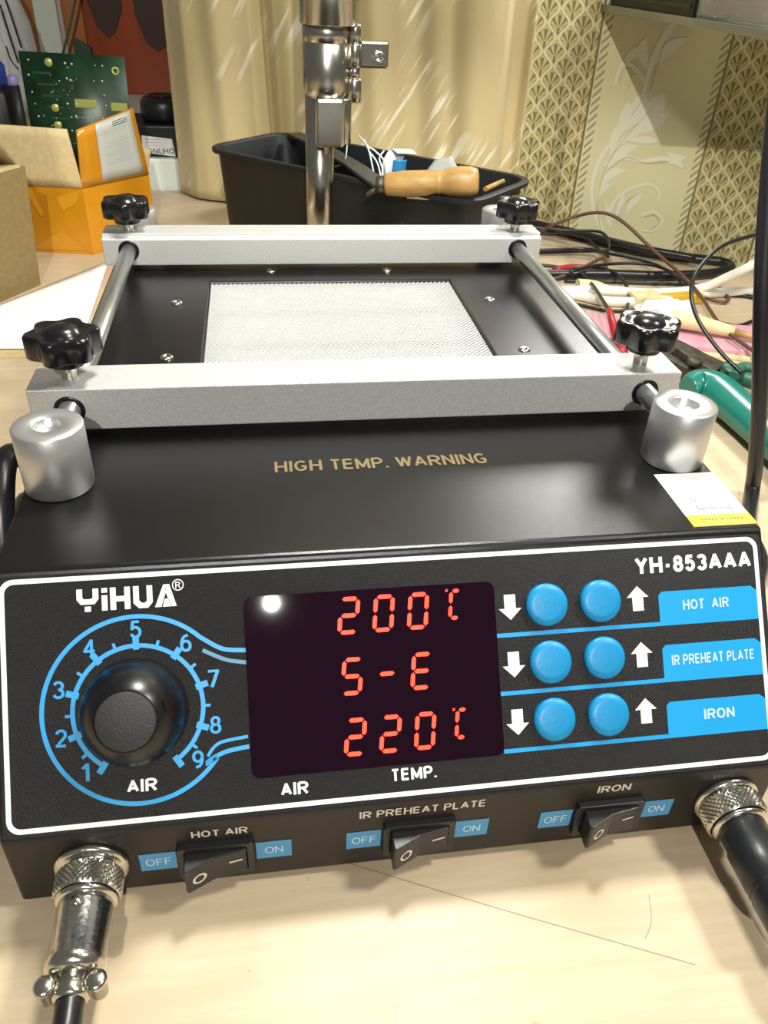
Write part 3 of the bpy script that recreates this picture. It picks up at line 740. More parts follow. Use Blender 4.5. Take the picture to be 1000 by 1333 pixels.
# rotary air knob
kn = obj('air_knob', MB().lathe([(0, 0.5), (15.6, 0.5), (15.9, 1.2), (15.7, 3.4), (14.9, 7.5), (13.2, 11.5), (11.0, 14.6), (9.2, 16.2), (8.6, 16.6), (0, 16.6)], lambda p: XP(Vector((-84.6 + p.x, 44.7 + p.y, p.z))), 48), M['knob_black'], st)
obj('knob_cap', MB().lathe([(0, 16.9), (8.1, 16.9), (8.4, 16.6), (8.4, 16.0), (0, 16.0)], lambda p: XP(Vector((-84.6 + p.x, 44.7 + p.y, p.z))), 36), M['knob_cap'], kn)
def knob_pt(ang, r, h): return XP(Vector((-84.6 + r*math.sin(math.radians(ang)), 44.7 - r*math.cos(math.radians(ang)), h)))
nm = MB(); a_ = 72
nm.add([knob_pt(a_-9, 11.2, 14.9), knob_pt(a_+9, 11.2, 14.9), knob_pt(a_+3, 14.4, 9.9), knob_pt(a_-3, 14.4, 9.9), knob_pt(a_-7, 10.8, 13.0), knob_pt(a_+7, 10.8, 13.0), knob_pt(a_+2, 14.0, 8.5), knob_pt(a_-2, 14.0, 8.5)],
       [(0,1,2,3),(4,7,6,5),(0,4,5,1),(1,5,6,2),(2,6,7,3),(3,7,4,0)])
obj('pointer', nm, M['knob_black'], kn)
# display window and its lit digits
dw = obj('display_window', MB().prism(rr2(-50.8, 29.2, 12.4, 68.0, 2.6), 0.45, 1.0, XP), M['display'], st)
SEG = {'0': 'abcdef', '2': 'abged', '5': 'afgcd', 'S': 'afgcd', '-': 'g', 'E': 'afged', 'c': 'afed'}
def digit(ch, u0, v0, w, hgt, lean=0.11, t=1.3):
    mb = MB(); g = 0.35; mid = v0 + hgt/2
    def X(u, v): return XP(Vector((u0 + u + (v0+hgt - v)*lean, v, 1.06)))
    def hs(v):
        mb.add([X(g, v), X(g+t/2, v-t/2), X(w-g-t/2, v-t/2), X(w-g, v), X(w-g-t/2, v+t/2), X(g+t/2, v+t/2)], [(0, 1, 2, 3, 4, 5)])
    def vs(u, va, vb):
        mb.add([X(u, va+g), X(u+t/2, va+g+t/2), X(u+t/2, vb-g-t/2), X(u, vb-g), X(u-t/2, vb-g-t/2), X(u-t/2, va+g+t/2)], [(0, 1, 2, 3, 4, 5)])
    for s in SEG[ch]:
        if s == 'a': hs(v0)
        if s == 'g': hs(mid)
        if s == 'd': hs(v0+hgt)
        if s == 'f': vs(0, v0, mid)
        if s == 'b': vs(w, v0, mid)
        if s == 'e': vs(0, mid, v0+hgt)
        if s == 'c': vs(w, mid, v0+hgt)
    return obj('lit_digit', mb, M['led'], dw, fix=False)
for row, (v0, txt) in enumerate(((15.1, '200c'), (34.1, 'S-E'), (52.9, '220c'))):
    for i, ch in enumerate(txt):
        u0 = -21.6 + i*11.1
        if ch == 'c':
            digit('c', 14.1 - (0.3 if row else 0), v0-0.4, 3.0, 8.6, 0.11, 1.2)
            obj('lit_degree', flat([(13.2, v0-1.0), (13.9, v0-1.0), (13.8, v0-0.3), (13.1, v0-0.3)], 1.06, XP), M['led'], dw, fix=False)
        else: digit(ch, u0, v0, 5.4, 10.4)
# buttons, arrows, blocks
for v in (21.1, 39.6, 58.0):
    for u in (46.3, 64.6):
        obj('push_button', MB().lathe([(0, 0.5), (6.9, 0.5), (6.9, 2.2), (6.4, 2.9), (4.5, 3.15), (0, 3.25)], lambda p, u=u, v=v: XP(Vector((u + p.x, v + p.y, p.z))), 36), M['button'], st)
    d_ = [(-1.9, -4.1), (1.9, -4.1), (1.9, 0.4), (3.8, 0.4), (0, 4.1), (-3.8, 0.4), (-1.9, 0.4)]
    obj('arrow_mark', flat([(34.3 + x, v + .1 + y) for x, y in d_], h1, XP), M['white_print'], cp, fix=False)
    obj('arrow_mark', flat([(78.1 + x, v + .1 - y) for x, y in d_], h1, XP), M['white_print'], cp, fix=False)
for (v0, v1, s, u0, u1, tv) in ((19.5, 30.8, 'HOT  AIR', 93.8, 110.3, 26.1), (37.2, 49.4, 'IR PREHEAT PLATE', 88.4, 117.7, 44.1), (55.9, 67.7, 'IRON', 98.3, 109.2, 62.7)):
    bl = obj('name_block', flat([(86.6, v0), (118.6, v0), (120.8, v0+1.6), (120.8, v1), (85.4, v1), (85.4, v0+1.2)], h1, XP), M['blue_print'], cp, fix=False)
    obj('rule_line', flat([(29.2, v1-1.35), (85.4, v1-1.35), (85.4, v1), (29.2, v1)], h1, XP), M['blue_print'], cp, fix=False)
    lettering('block_lettering', s, u0, u1, tv-3.5, tv, XP, M['pale_print'], cp, 0.03, h1+.1)
# ---- lower face: switches and their labels
def rocker(cx):
    b = MB()
    # frame ring around the rocker
    o = rr2(cx-11.8, cx+11.8, 9.6, 25.2, 0.8, 2); i_ = rr2(cx-9.6, cx+9.6, 11.4, 23.4, 0.3, 2)
    n = len(o)
    L = [[XL(Vector((p[0], p[1], h))) for p in q_] for q_, h in ((o, 0.05), (o, 2.2), (i_, 2.2), (i_, -0.0))]
    b.loops(L, False, False, True)
    sw = obj('rocker_switch', b, M['switch'], st, 0.3)
    r = MB()
    # wedge: left side stands proud
    prof = [(-9.4, 0.2), (-9.4, 8.2), (-8.6, 8.6), (-0.5, 4.6), (9.4, 2.9), (9.4, 0.2)]
    r.loops([[XL(Vector((cx+u, 11.6, h))) for u, h in prof], [XL(Vector((cx+u, 23.2, h))) for u, h in prof]])
    rk = obj('rocker', r, M['switch'], sw, 0.4)
    def XR(p):                       # on the rocker's face
        u = p[0]; h = 8.6 - (u+8.6)/8.1*4.0 if u < -0.5 else 4.6 - (u+0.5)/9.9*1.7
        return XL(Vector((cx+u, p[1], h + 0.12)))
    def el(rx, ry): return [(-5.0 + rx*math.cos(2*PI*k/20), 18.0 + ry*math.sin(2*PI*k/20)) for k in range(20)]
    obj('off_mark', ring(MB(), el(2.1, 2.3), el(1.35, 1.5), 0, XR), M['cream_print'], sw, fix=False)
    obj('on_mark', MB().add([XR((4.0, 15.7)), XR((8.2, 15.7)), XR((8.2, 16.5)), XR((4.0, 16.5))], [(0, 1, 2, 3)]), M['cream_print'], sw, fix=False)
lowers = ((-63.4, 'HOT AIR', -70.2, -53.0, 3.6, 6.9), (1.5, 'IR PREHEAT PLATE', -18.1, 22.6, 2.3, 5.9), (66.4, 'IRON', 60.7, 72.2, 1.6, 5.2))
for cx, s, u0, u1, v0, v1 in lowers:
    rocker(cx)
    lettering('switch_lettering', s, u0, u1, v0, v1, XL, M['cream_print'], st, 0.02, 0.12)
    for nm_, a, b in (('OFF', cx-23.6, cx-12.4), ('ON', cx+12.4, cx+23.6)):
        lb = obj('switch_label', flat([(a, 12.9), (b, 12.9), (b, 21.8), (a, 21.8)], 0.12, XL), M['blue_label'], st, fix=False)
        cxl = (a+b)/2; hw = 3.9 if nm_ == 'OFF' else 2.9
        lettering('label_lettering', nm_, cxl-hw, cxl+hw, 15.6, 19.2, XL, M['pale_print'], lb, 0.0, 0.2)
# sockets
def yaxis(x, z): return lambda p: Vector((x + p.x, -PA - p.z, z + p.y))
CZ = -PB - 15.5
for x in (-101, 109):
    obj('socket', MB().lathe([(0, 0), (11.2, 0), (11.2, 1.6), (10.2, 2.2), (8.2, 2.2), (8.2, 5.0), (0, 5.0)], yaxis(x, CZ), 32), M['nickel'], st)

# ================================================================== PLUGS AND CABLES
def knurl_ring(X, R, h0, h1, n=72):
    L = [[X(Vector((6.0*math.cos(2*PI*i/n), 6.0*math.sin(2*PI*i/n), h0))) for i in range(n)]]; K = 9
    for j in range(K+1):
        h = h0 + (h1-h0)*j/K; ed = 0.6 if j in (0, K) else 0.0
        L.append([X(Vector(((R - ed + (0.0 if ed else (0.24 if (i+j) % 2 else -0.2)))*math.cos(2*PI*i/n), (R - ed + (0.0 if ed else (0.24 if (i+j) % 2 else -0.2)))*math.sin(2*PI*i/n), h))) for i in range(n)])
    mb = MB()
    for l in L: mb.v += l
    for j in range(len(L)-1):
        for i in range(n):
            k = (i+1) % n; q4 = [j*n+i, j*n+k, (j+1)*n+k, (j+1)*n+i]
            if (i+j-1) % 2: f2_ = ([q4[0], q4[1], q4[2]], [q4[0], q4[2], q4[3]])
            else: f2_ = ([q4[0], q4[1], q4[3]], [q4[1], q4[2], q4[3]])
            for t in f2_: mb.f.append(t); mb.sm.append(False)
    return mb
pl = thing('cable_plug', 'nickel screw plug on a black cable at the socket under the air dial', 'plug', (-101, -PA-20, -TB))
X = yaxis(-101, CZ)
obj('coupling_ring', knurl_ring(X, 9.8, 3.2, 11.0), M['nickel'], pl)
obj('collar', MB().lathe([(6.0, 11.0), (9.0, 11.0), (9.4, 11.8), (8.6, 12.8), (6.0, 12.8)], X, 32), M['nickel'], pl)
obj('barrel', MB().lathe([(0, 12.0), (7.9, 12.2), (8.1, 14.5), (8.1, 29.0), (8.4, 29.6), (8.4, 32.0), (6.6, 33.4), (0, 33.4)], X, 32), M['nickel'], pl)
obj('set_screw', MB().lathe([(0, 8.4), (1.5, 8.4), (1.6, 7.8), (0, 7.8)], lambda p: X(Vector((p.x-1.0, p.z*0.999, 15.5 + p.y))), 14), M['nickel'], pl)
obj('cable_clamp', MB().lathe([(0, 33.0), (5.0, 33.2), (5.0, 38.6), (4.6, 39.6), (0, 39.6)], X, 24), M['nickel'], pl)
for s in (-1, 1):
    Xs = lambda p, s=s: X(Vector((s*6.8 + p.x, p.z, 36.4 + p.y)))
    obj('clamp_screw', MB().lathe([(0, -3.2), (2.4, -3.2), (2.4, 2.0), (2.9, 2.2), (2.9, 3.6), (2.0, 4.2), (0, 4.3)], Xs, 18), M['nickel'], pl)
c0 = X(Vector((0, 0, 38.5)))
obj('cable', MB().tube([c0, c0 + Vector((0, -12, 0)), c0 + Vector((-3, -30, -3)), c0 + Vector((-12, -60, -9)), c0 + Vector((-40, -100, -14.9)), c0 + Vector((-120, -130, -14.9))], 3.9, 16, 8), M['cable_black'], pl)
pr = thing('cable_plug', 'black rubber plug with silver coupling ring at the socket under the iron button', 'plug', (109, -PA-20, -TB))
X = yaxis(109, CZ)
obj('coupling_ring', knurl_ring(X, 10.4, 2.6, 10.2), M['nickel'], pr)
obj('collar', MB().lathe([(6.0, 10.2), (9.4, 10.2), (9.7, 11.2), (8.8, 12.0), (6.0, 12.0)], X, 32), M['nickel'], pr)
obj('rubber_boot', MB().lathe([(0, 11.0), (7.4, 11.0), (8.0, 12.0), (8.0, 18), (8.7, 19.2), (8.7, 31), (8.3, 31.6), (8.3, 32.4), (8.7, 33), (8.3, 33.6), (8.3, 34.4), (8.7, 35), (8.5, 44), (7.6, 47), (4.2, 48.4), (0, 48.4)], X, 32), M['rubber'], pr)
c0 = X(Vector((0, 0, 47)))
obj('cable', MB().tube([c0, c0 + Vector((0, -14, 0)), c0 + Vector((10, -40, -6)), c0 + Vector((50, -75, -14.9)), c0 + Vector((160, -95, -14.9))], 3.9, 14, 8), M['cable_black'], pr)
# thick black mains cable rising at the right of the station
ct = [Vector((900, -40, -TB+4.2)), Vector((560, -10, -TB+4.2)), Vector((340, 10, -TB+4.2)), tp(1010, 850, 4.2), tp(990, 730, 4.2), tp(974, 690, 6), py(979, 640, 150), py(984, 600, 150), py(989, 520, 152), py(991, 420, 158), py(995, 320, 168), py(1004, 200, 180), py(1018, 60, 200), py(1030, -80, 225), py(1040, -260, 260)]
cb = obj('mains_cable', MB().tube(ct, 4.2, 14, 8), M['cable_black'], None, at=(165, 140, -TB))
tag(cb, 'thick black cable rising upright beside the white warranty sticker', 'cable')
# dark bowed cable peeping out left of the front post
cb = obj('bowed_cable', MB().tube([tp(60, 700, 5), tp(30, 655, 5), (-139, 38, -72), (-141, 52, -40), (-141, 66, -18), (-141, 84, -10), (-141, 108, -30), (-142, 120, -70), (-146, 140, -92), (-152, 200, -92)], 4.6, 12, 8), M['cable_black'], None, at=(-140, 60, -TB))
tag(cb, 'dark bowed cable against the station side behind the rounded silver post', 'cable')
p0 = tp(0, 657, 6); p1 = tp(15, 657, 6)
bx = thing('component_tray', 'small grey green tray edge on the bench by the station side', 'tray', (-190, 95, -TB))
ex = p1.x; ey = p1.y
obj('tray_base', MB().box((ex-70, ey-75, -TB), (ex, ey, -TB+2)), M['slate'], bx, 0.4)
for lo, hi in (((ex-70, ey-3, -TB+2), (ex, ey, -TB+8)), ((ex-70, ey-75, -TB+2), (ex, ey-72, -TB+8)), ((ex-3, ey-72, -TB+2), (ex, ey-3, -TB+8)), ((ex-70, ey-72, -TB+2), (ex-67, ey-3, -TB+8))):
    obj('tray_wall', MB().box(lo, hi), M['slate'], bx, 0.3)

# ================================================================== LEFT SIDE
# white sheet
pc = [tp(-60, 425), tp(142, 344), tp(104, 458), tp(-60, 458)]
def quad_sheet(c, th, bow=0.0, n=10):
    def fn(a, b):
        p = (c[0]*(1-a) + c[1]*a)*(1-b) + (c[3]*(1-a) + c[2]*a)*b
        return p + Vector((0, 0, th + bow*math.sin(PI*a)*math.sin(PI*b)))
    return MB().sheet(fn, n, n, th)
o = obj('paper_sheet', quad_sheet([p + Vector((0, 0, 1.6)) for p in pc], 0.8, 1.5), M['paper'], None, at=(-220, 450, -TB))
tag(o, 'plain white paper sheet on the bench in front of the cardboard boxes', 'paper')
o = obj('tan_underlay', MB().prism([(p.x + dx, p.y + dy) for p, dx, dy in zip((pc[0], tp(112, 362), tp(84, 467), tp(-60, 468)), (-4, -2, -2, -4), (-2, -4, 0, 0))], -TB, -TB+1.2, lambda p: p), M['card_pale'], None, at=(-220, 440, -TB))  # thin tan layer showing as a narrow band along the sheet's near edge
tag(o, 'thin tan underlay beneath the white paper sheet', 'board')
# plain tan box (leans a little)
tb_ = thing('cardboard_box', 'plain olive tan cardboard box with its lid flap leaning open, no tape', 'box', (-290, 520, -TB))
def lean(p): return Vector((p.x + (p.z + TB)*0.075, p.y, p.z))
b0 = tp(53, 371); d1 = (tp(0, 394) - b0).normalized(); d2 = Vector((d1.y, -d1.x, 0))
if d2.y < 0: d2 = -d2
H1 = 98
def boxwalls(parent, base, a, la, b, lb, H, th, m, X, nm='box_wall'):
    A = Vector(base)
    def P(s, t, h): return X(A + a*s + b*t + Vector((0, 0, h)))
    def slab(s0, s1, t0, t1, h0, h1, mm=m, nmm=nm):
        mb = MB().box((s0, t0, h0), (s1, t1, h1), lambda p: P(p.x, p.y, p.z)); return obj(nmm, mb, mm, parent)
    slab(0, la, 0, th, 0, H); slab(0, la, lb-th, lb, 0, H); slab(0, th, th, lb-th, 0, H); slab(la-th, la, th, lb-th, 0, H); slab(th, la-th, th, lb-th, 0, th, m, 'box_floor')
    return P
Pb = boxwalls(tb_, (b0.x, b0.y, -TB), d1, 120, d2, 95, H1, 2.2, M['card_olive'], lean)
q0, q1, q2, q3 = Pb(0, 0, H1), Pb(0, 95, H1), py(-8, 140, 640), py(-8, 140, 560)
top0 = Pb(2, 4, H1+.1); top1 = Pb(2, 90, H1+.1)
# side flap standing up and leaning in
u0 = py(37, 214, top0.y); u3 = py(-40, 100, top0.y + 10)
fl_c = [top0, top1, top1 + Vector((-44, 4, 62)), top0 + Vector((-40, -2, 64))]
def sheet4(c, th, n=4):
    def fn(a, b): return (c[0]*(1-a) + c[1]*a)*(1-b) + (c[3]*(1-a) + c[2]*a)*b
    return MB().sheet(fn, n, n, th)
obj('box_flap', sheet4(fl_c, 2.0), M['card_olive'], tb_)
obj('box_flap', sheet4([Pb(4, 1, H1), Pb(116, 1, H1), Pb(116, 52, H1-6), Pb(4, 52, H1-6)], 2.0), M['card'], tb_)
# taped box with upright flaps
yb = thing('cardboard_box', 'small cardboard box wrapped in orange tape with upright flaps and a torn address label', 'box', (-230, 640, -TB))
c_ = tp(122, 332); ea = (tp(50, 328) - c_).normalized(); eb = Vector((0.70, 0.714, 0))
BH = 62
Py_ = boxwalls(yb, (c_.x, c_.y, -TB), ea, 118, eb, 78, BH, 2.2, M['orange_tape'], lambda p: p)
def flap(name, s0, t0, s1, t1, h0, pts, m, parent=yb, th=1.8):
    c = [Py_(s0, t0, h0), Py_(s1, t1, h0)] + pts
    return obj(name, sheet4(c, th, 6), m, parent)
f1 = flap('box_flap', 0, 1, 118, 1, BH, [Py_(118, -4, BH+52), Py_(2, -3, BH+50)], M['card_pale'])
f2 = flap('box_flap', 1, 78, 1, 0, BH, [Py_(-2, 1, BH+49), Py_(2, 70, BH+60)], M['orange_tape'])
f3 = flap('box_flap', 118, 77, 2, 77, BH, [Py_(0, 84, BH+22), Py_(118, 84, BH+42)], M['card'])
# address label on the right flap
def onf2(a, b, d=1.0):       # a along the flap, b up, d outwards
    c = [Py_(1, 78, BH), Py_(1, 0, BH), Py_(-2, 1, BH+49), Py_(2, 70, BH+60)]
    p = (c[0]*(1-a) + c[1]*a)*(1-b) + (c[3]*(1-a) + c[2]*a)*b
    return p - ea*d
al = obj('address_label', MB().sheet(lambda a, b: onf2(0.10 + 0.62*a, 0.05 + 0.94*b - 0.0*a, 2.5), 6, 6, 0.3), M['label_grey'], yb)
for k in range(9):
    b = 0.30 + k*0.045; obj('label_print', MB().add([onf2(0.22, b, 3.1), onf2(0.62 - 0.1*(k % 3), b, 3.1), onf2(0.62 - 0.1*(k % 3), b+.012, 3.1), onf2(0.22, b+.012, 3.1)], [(0, 1, 2, 3)]), M['grey_print'], al, fix=False)
for k in range(3):
    b = 0.86 + k*0.03; obj('label_print', MB().add([onf2(0.18, b, 3.1), onf2(0.44, b, 3.1), onf2(0.44, b+.012, 3.1), onf2(0.18, b+.012, 3.1)], [(0, 1, 2, 3)]), M['ink'], al, fix=False)
for b0_, b1_ in ((0.80, 0.812),): obj('label_print', MB().add([onf2(0.12, b0_, 3.1), onf2(0.70, b0_, 3.1), onf2(0.70, b1_, 3.1), onf2(0.12, b1_, 3.1)], [(0, 1, 2, 3)]), M['grey_print'], al, fix=False)
# tape overlap triangles on the front
def onfront(s, h, d=0.6): return Py_(s, -d, h)
tw = MB()
tw.add([onfront(2, 60), onfront(26, 52), onfront(22, 40), onfront(8, 48)], [(0, 1, 2, 3)]); tw.add([onfront(48, 60), onfront(56, 60), onfront(44, 34), onfront(40, 36)], [(0, 1, 2, 3)])
tw.add([onfront(6, 4), onfront(60, 3), onfront(26, 22)], [(0, 1, 2)])
M['tape_light'] = mat('orange_tape_fold', (0.62, 0.28, 0.018), 0.14, spec=0.6)
obj('tape_fold', tw, M['tape_light'], yb, fix=False)
# circuit board standing in the taped box
pT0, pT1 = py(24, 66, c_.y + 66), py(162, 74, c_.y + 62)
pax = (pT1-pT0).normalized(); pdn = (Vector((-0.06, -0.02, -1)) - pax*Vector((-0.06, -0.02, -1)).dot(pax)).normalized()
PBH = (pT1.z + TB - 6)/(-pdn.z)
pc4 = [pT0, pT1, pT1 + pdn*PBH, pT0 + pdn*PBH]
pb = thing('circuit_board', 'green circuit board with solder joints standing upright in the taped box', 'circuit board', tuple((pc4[2] + pc4[3])/2))
obj('board', sheet4(pc4, 1.6, 2), M['pcb'], pb)
pn = (pc4[1]-pc4[0]).cross(pc4[3]-pc4[0]).normalized()
if pn.y > 0: pn = -pn
def onb(a, b, d=0.5):
    p = (pc4[0]*(1-a) + pc4[1]*a)*(1-b) + (pc4[3]*(1-a) + pc4[2]*a)*b
    return p + pn*(d + 1.65)
def pad(a, b, r, m, nm, h=0.6, ring_=0):
    ax = (pc4[1]-pc4[0]).normalized(); bx_ = pn.cross(ax)
    c = onb(a, b, -.02)
    prof = [(r, 0), (r*.8, h*.7), (0, h)] if not ring_ else [(r, 0), (r, h), (ring_, h), (ring_, 0)]
    return obj(nm, MB().lathe(prof, lambda p: c + ax*p.x + bx_*p.y + pn*(p.z + 0.0), 12), m, pb)
rb = random.Random(3)
bmax = 0.52
for a, b in ((0.27, .05), (0.27, .29), (0.27, .385)): pad(a, b, 3.6, M['pad_yellow'], 'solder_pad', 0.8)
for a, b, r in ((0.90, .075, 3.6), (0.86, .40, 3.6)): pad(a, b, r, M['pad_yellow'], 'mounting_hole', 0.5, 1.9)
for a in (0.08, 0.41, 0.47, 0.70, 0.76):
    for b in (.045, .13, .20, .27, .34, .41, .47): 
        if rb.random() < 0.85: pad(a + rb.uniform(-.02, .02), b + rb.uniform(-.01, .01), rb.uniform(.7, 1.2), M['solder'], 'solder_joint', 0.8)
for k in range(26): pad(rb.uniform(.12, .55), rb.uniform(.06, .5), rb.uniform(.4, .7), M['solder'], 'solder_joint', 0.5)
for k in range(10): pad(0.48 + k*.016, .335, .45, M['solder'], 'solder_joint', 0.5); pad(0.48 + k*.016, .405, .45, M['solder'], 'solder_joint', 0.5)
for a0, a1, b in ((.47, .68, .255), (.82, .98, .265)):
    obj('component_slot', MB().add([onb(a0, b-.02, .4), onb(a1, b-.02, .4), onb(a1, b+.025, .4), onb(a0, b+.025, .4)], [(0, 1, 2, 3)]), M['pad_yellow'], pb, fix=False)
for k in range(5):
    a0 = .1 + .03*k; obj('trace', MB().add([onb(a0, .1+.06*k, .3), onb(a0+.18, .1+.06*k, .3), onb(a0+.18, .112+.06*k, .3), onb(a0, .112+.06*k, .3)], [(0, 1, 2, 3)]), M['pcb_edge'], pb, fix=False)
# ---- sill: adapter, round charger, red cabinet, white case, bag
SZ = -62
ad = thing('power_adapter', 'black rectangular adapter with a white label, lying on the white sill', 'adapter', (-170, 900, SZ))
ax0, ax1 = py(160, 190, 872).x, py(250, 190, 872).x; az1 = py(210, 164, 872).z
obj('case', MB().box((ax0, 872, SZ), (ax1, 960, az1)), M['adapter'], ad, 2.0)
def XA(p): return Vector((p[0], 872 - p[2], p[1]))
la = [py(184, 176, 872), py(224, 181, 872), py(229, 204, 872), py(186, 198, 872)]
lb_ = obj('adapter_label', flat([(p.x, p.z) for p in la], 0.3, XA), M['sticker'], ad, fix=False); lb_['label'] = 'white printed label, upside down'
lx0, lx1 = py(190, 197, 872).x, py(227, 200, 872).x; lz0 = py(208, 200, 872).z; lz1 = py(208, 193, 872).z
lettering('label_lettering', 'OHПPИЛ', lx0, lx1, lz1, lz0, XA, M['ink'], lb_, 0.012, 0.6, flip=True)
for k in range(3):
    z = py(205, 181 + 4*k, 872).z; obj('label_print', flat([(lx0+1+k, z), (lx1-4-3*k, z-0.6), (lx1-4-3*k, z-1.1), (lx0+1+k, z-.5)], 0.5, XA), M['grey_print'], lb_, fix=False)
rc = thing('round_charger', 'black round charger puck resting on the black adapter', 'charger', (-150, 915, az1))
rx = (py(186, 150, 915).x + py(236, 150, 915).x)/2 + 2; rr_ = 27
obj('case', MB().lathe([(0, az1), (rr_-3, az1), (rr_, az1+4), (rr_, az1+20), (rr_-4, az1+25), (rr_-9, az1+26.5), (0, az1+27)], lambda p: Vector((rx + p.x, 915 + p.y, p.z)), 40), M['adapter'], rc)
obj('top_ring', MB().lathe([(rr_-9, az1+26.4), (rr_-8, az1+27.4), (rr_-12, az1+27.6), (rr_-13, az1+26.8)], lambda p: Vector((rx + p.x, 915 + p.y, p.z)), 32), M['gloss_black'], rc)
rd = thing('storage_cabinet', 'dark red lacquered cabinet with an orange corner post on the sill', 'cabinet', (-250, 1300, SZ))
RY = 1350
rx0 = py(92, 60, RY).x; rx1 = py(300, 60, RY).x
obj('cabinet_front', MB().box((rx0, RY, SZ), (rx1, RY+90, SZ+420)), M['red_wood'], rd, 1)
obj('corner_post', MB().box((rx0-4, RY-8, SZ), (py(112, 40, RY).x, RY, SZ+420)), M['orange_wood'], rd, 1.5)
for a, b, zz in ((116, 160, 48), (176, 226, 66)):
    xa, xb = py(a, 20, RY).x, py(b, 20, RY).x; z0 = py(a, zz, RY).z
    w_ = xb - xa; obj('door_panel', MB().loops([[(xa, y, SZ+420), (xb, y, SZ+420), (xb, y, z0+40), (xb-w_*.28, y, z0+8), (xb-w_*.5, y, z0), (xa+w_*.2, y, z0+14), (xa, y, z0+50)] for y in (RY-4, RY)]), M['red_dark'], rd)
wc = thing('white_case', 'tall pale case with a pinkish side strip beside the dark red cabinet', 'case', (-370, 1300, SZ))
wx0, wx1 = py(48, 40, 1330).x, py(78, 40, 1330).x
obj('case', MB().box((wx0, 1330, SZ), (wx1, 1400, SZ+380)), M['white_case'], wc, 2)
obj('side_strip', MB().box((wx1, 1334, SZ), (py(84, 40, 1330).x, 1398, SZ+380)), M['pinkish'], wc, 2)
ow = obj('wooden_plank', MB().box((py(26, 20, 1400).x, 1402, SZ), (py(50, 20, 1400).x-2, 1425, SZ+380)), M['orange_wood'], None, 1, at=(-420, 1410, SZ))
tag(ow, 'orange brown plank upright between the plastic bag and the pale case', 'plank')
pk = obj('antenna_rod', MB().tube([py(82, 70, 1290), py(96, 10, 1290), py(104, -40, 1290)], 2.0, 8, 4), M['slate'], None, at=tuple(py(82, 70, 1290)))
tag(pk, 'thin grey rod standing slanted in front of the pale case', 'rod')
gw = thing('plastic_wedge', 'dark green plastic wedge just above the top edge of the circuit board', 'wedge', tuple(py(105, 68, 1250)))
w0 = [py(95, 50, 1250), py(118, 63, 1250), py(118, 80, 1250), py(93, 80, 1250)]
zl = SZ
obj('wedge', MB().loops([[(p.x, 1250, p.z if i < 2 else zl) for i, p in enumerate(w0)], [(p.x, 1270, p.z if i < 2 else zl) for i, p in enumerate(w0)]]), M['dark_green'], gw, 1)
# plastic bag: crumpled translucent sack
bag = thing('plastic_bag', 'crumpled clear plastic bag leaning at the recess with dark wires inside', 'bag', (-440, 1080, SZ))
bc = py(18, 40, 1100)
def bagf(a, b):
    th = 2*PI*a; ph = PI*b
    n = noise.noise(Vector((3*math.cos(th)*math.sin(ph), 3*math.sin(th)*math.sin(ph), 3*math.cos(ph))))*0.22
    r = (1 + n); rx, ryy, rz = 62, 40, 120
    z = SZ + 120 + rz*math.cos(ph)*(1)
    return Vector((bc.x + rx*r*math.sin(ph)*math.cos(th) - 30 - (z-SZ)*0.10, 1100 + ryy*r*math.sin(ph)*math.sin(th), z))
obj('bag_film', MB().grid(bagf, 40, 24), M['bag'], bag)
for k, (a, b, c) in enumerate((((0, 6), (12, 45), (24, 82)), ((6, -4), (16, 25), (28, 62)), ((8, 60), (14, 78), (24, 90)))):
    ob = obj('wire', MB().tube([py(*a, 1050), py(*b, 1050), py(*c, 1050)], 1.3 if k < 2 else .9, 6, 6), M['cable_black'], bag)
bcp = thing('spray_cap', 'dark bottle with a blue cap and lilac tip behind the taped box', 'bottle', (-330, 905, SZ))
cc = py(-1, 112, 905); ct_ = py(-1, 80, 905)
XB = lambda p: Vector((cc.x - 5 + p.x, 905 + p.y, p.z))
obj('bottle', MB().lathe([(0, SZ), (20, SZ), (21, SZ+3), (21, cc.z-8), (15, cc.z), (0, cc.z)], XB, 28), M['dark_box'], bcp)
obj('cap', MB().lathe([(0, cc.z), (15, cc.z), (15, ct_.z-4), (12, ct_.z), (0, ct_.z)], XB, 24), M['blue_cap'], bcp)
c2 = py(17, 112, 880); c3 = py(17, 98, 880)
obj('tip', MB().lathe([(0, c2.z), (5, c2.z), (6, c2.z+3), (6, c3.z-3), (4, c3.z), (0, c3.z)], lambda p: Vector((c2.x + p.x, 884 + p.y, p.z)), 20), M['lilac'], bcp)
obj('tip_stem', MB().lathe([(0, SZ), (6, SZ), (6, c2.z), (0, c2.z)], lambda p: Vector((c2.x + p.x, 884 + p.y, p.z)), 16), M['dark_box'], bcp)

# ================================================================== CURTAIN
FOLD = [(-424, 8), (-395, 32), (-360, 39), (-325, 27), (-310, 11), (-298, 25), (-280, 31), (-262, 26), (-230, 18), (-190, 25), (-150, 17), (-112, 27), (-80, 38), (-56, 31), (-46, 11), (-35, 9), (-26, 17)]
def fold(u):
    for (a, da), (b, db) in zip(FOLD, FOLD[1:]):
        if u <= b:
            t = max(0, (u-a)/(b-a)); t = t*t*(3-2*t); return da + (db-da)*t
    return FOLD[-1][1]
def curt(a, b):
    u = -424 + 398*a; z = -TB + 3 + 620*b
    d = fold(u + 0.05*(z - 20)*math.sin(PI*a)) + 1.2*math.sin(u*0.19 + z*0.013)
    return wl(u, z, max(4.0, d))
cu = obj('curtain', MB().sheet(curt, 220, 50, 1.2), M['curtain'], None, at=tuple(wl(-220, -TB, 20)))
tag(cu, 'gold satin curtain hanging in folds behind the black tool caddy', 'curtain')

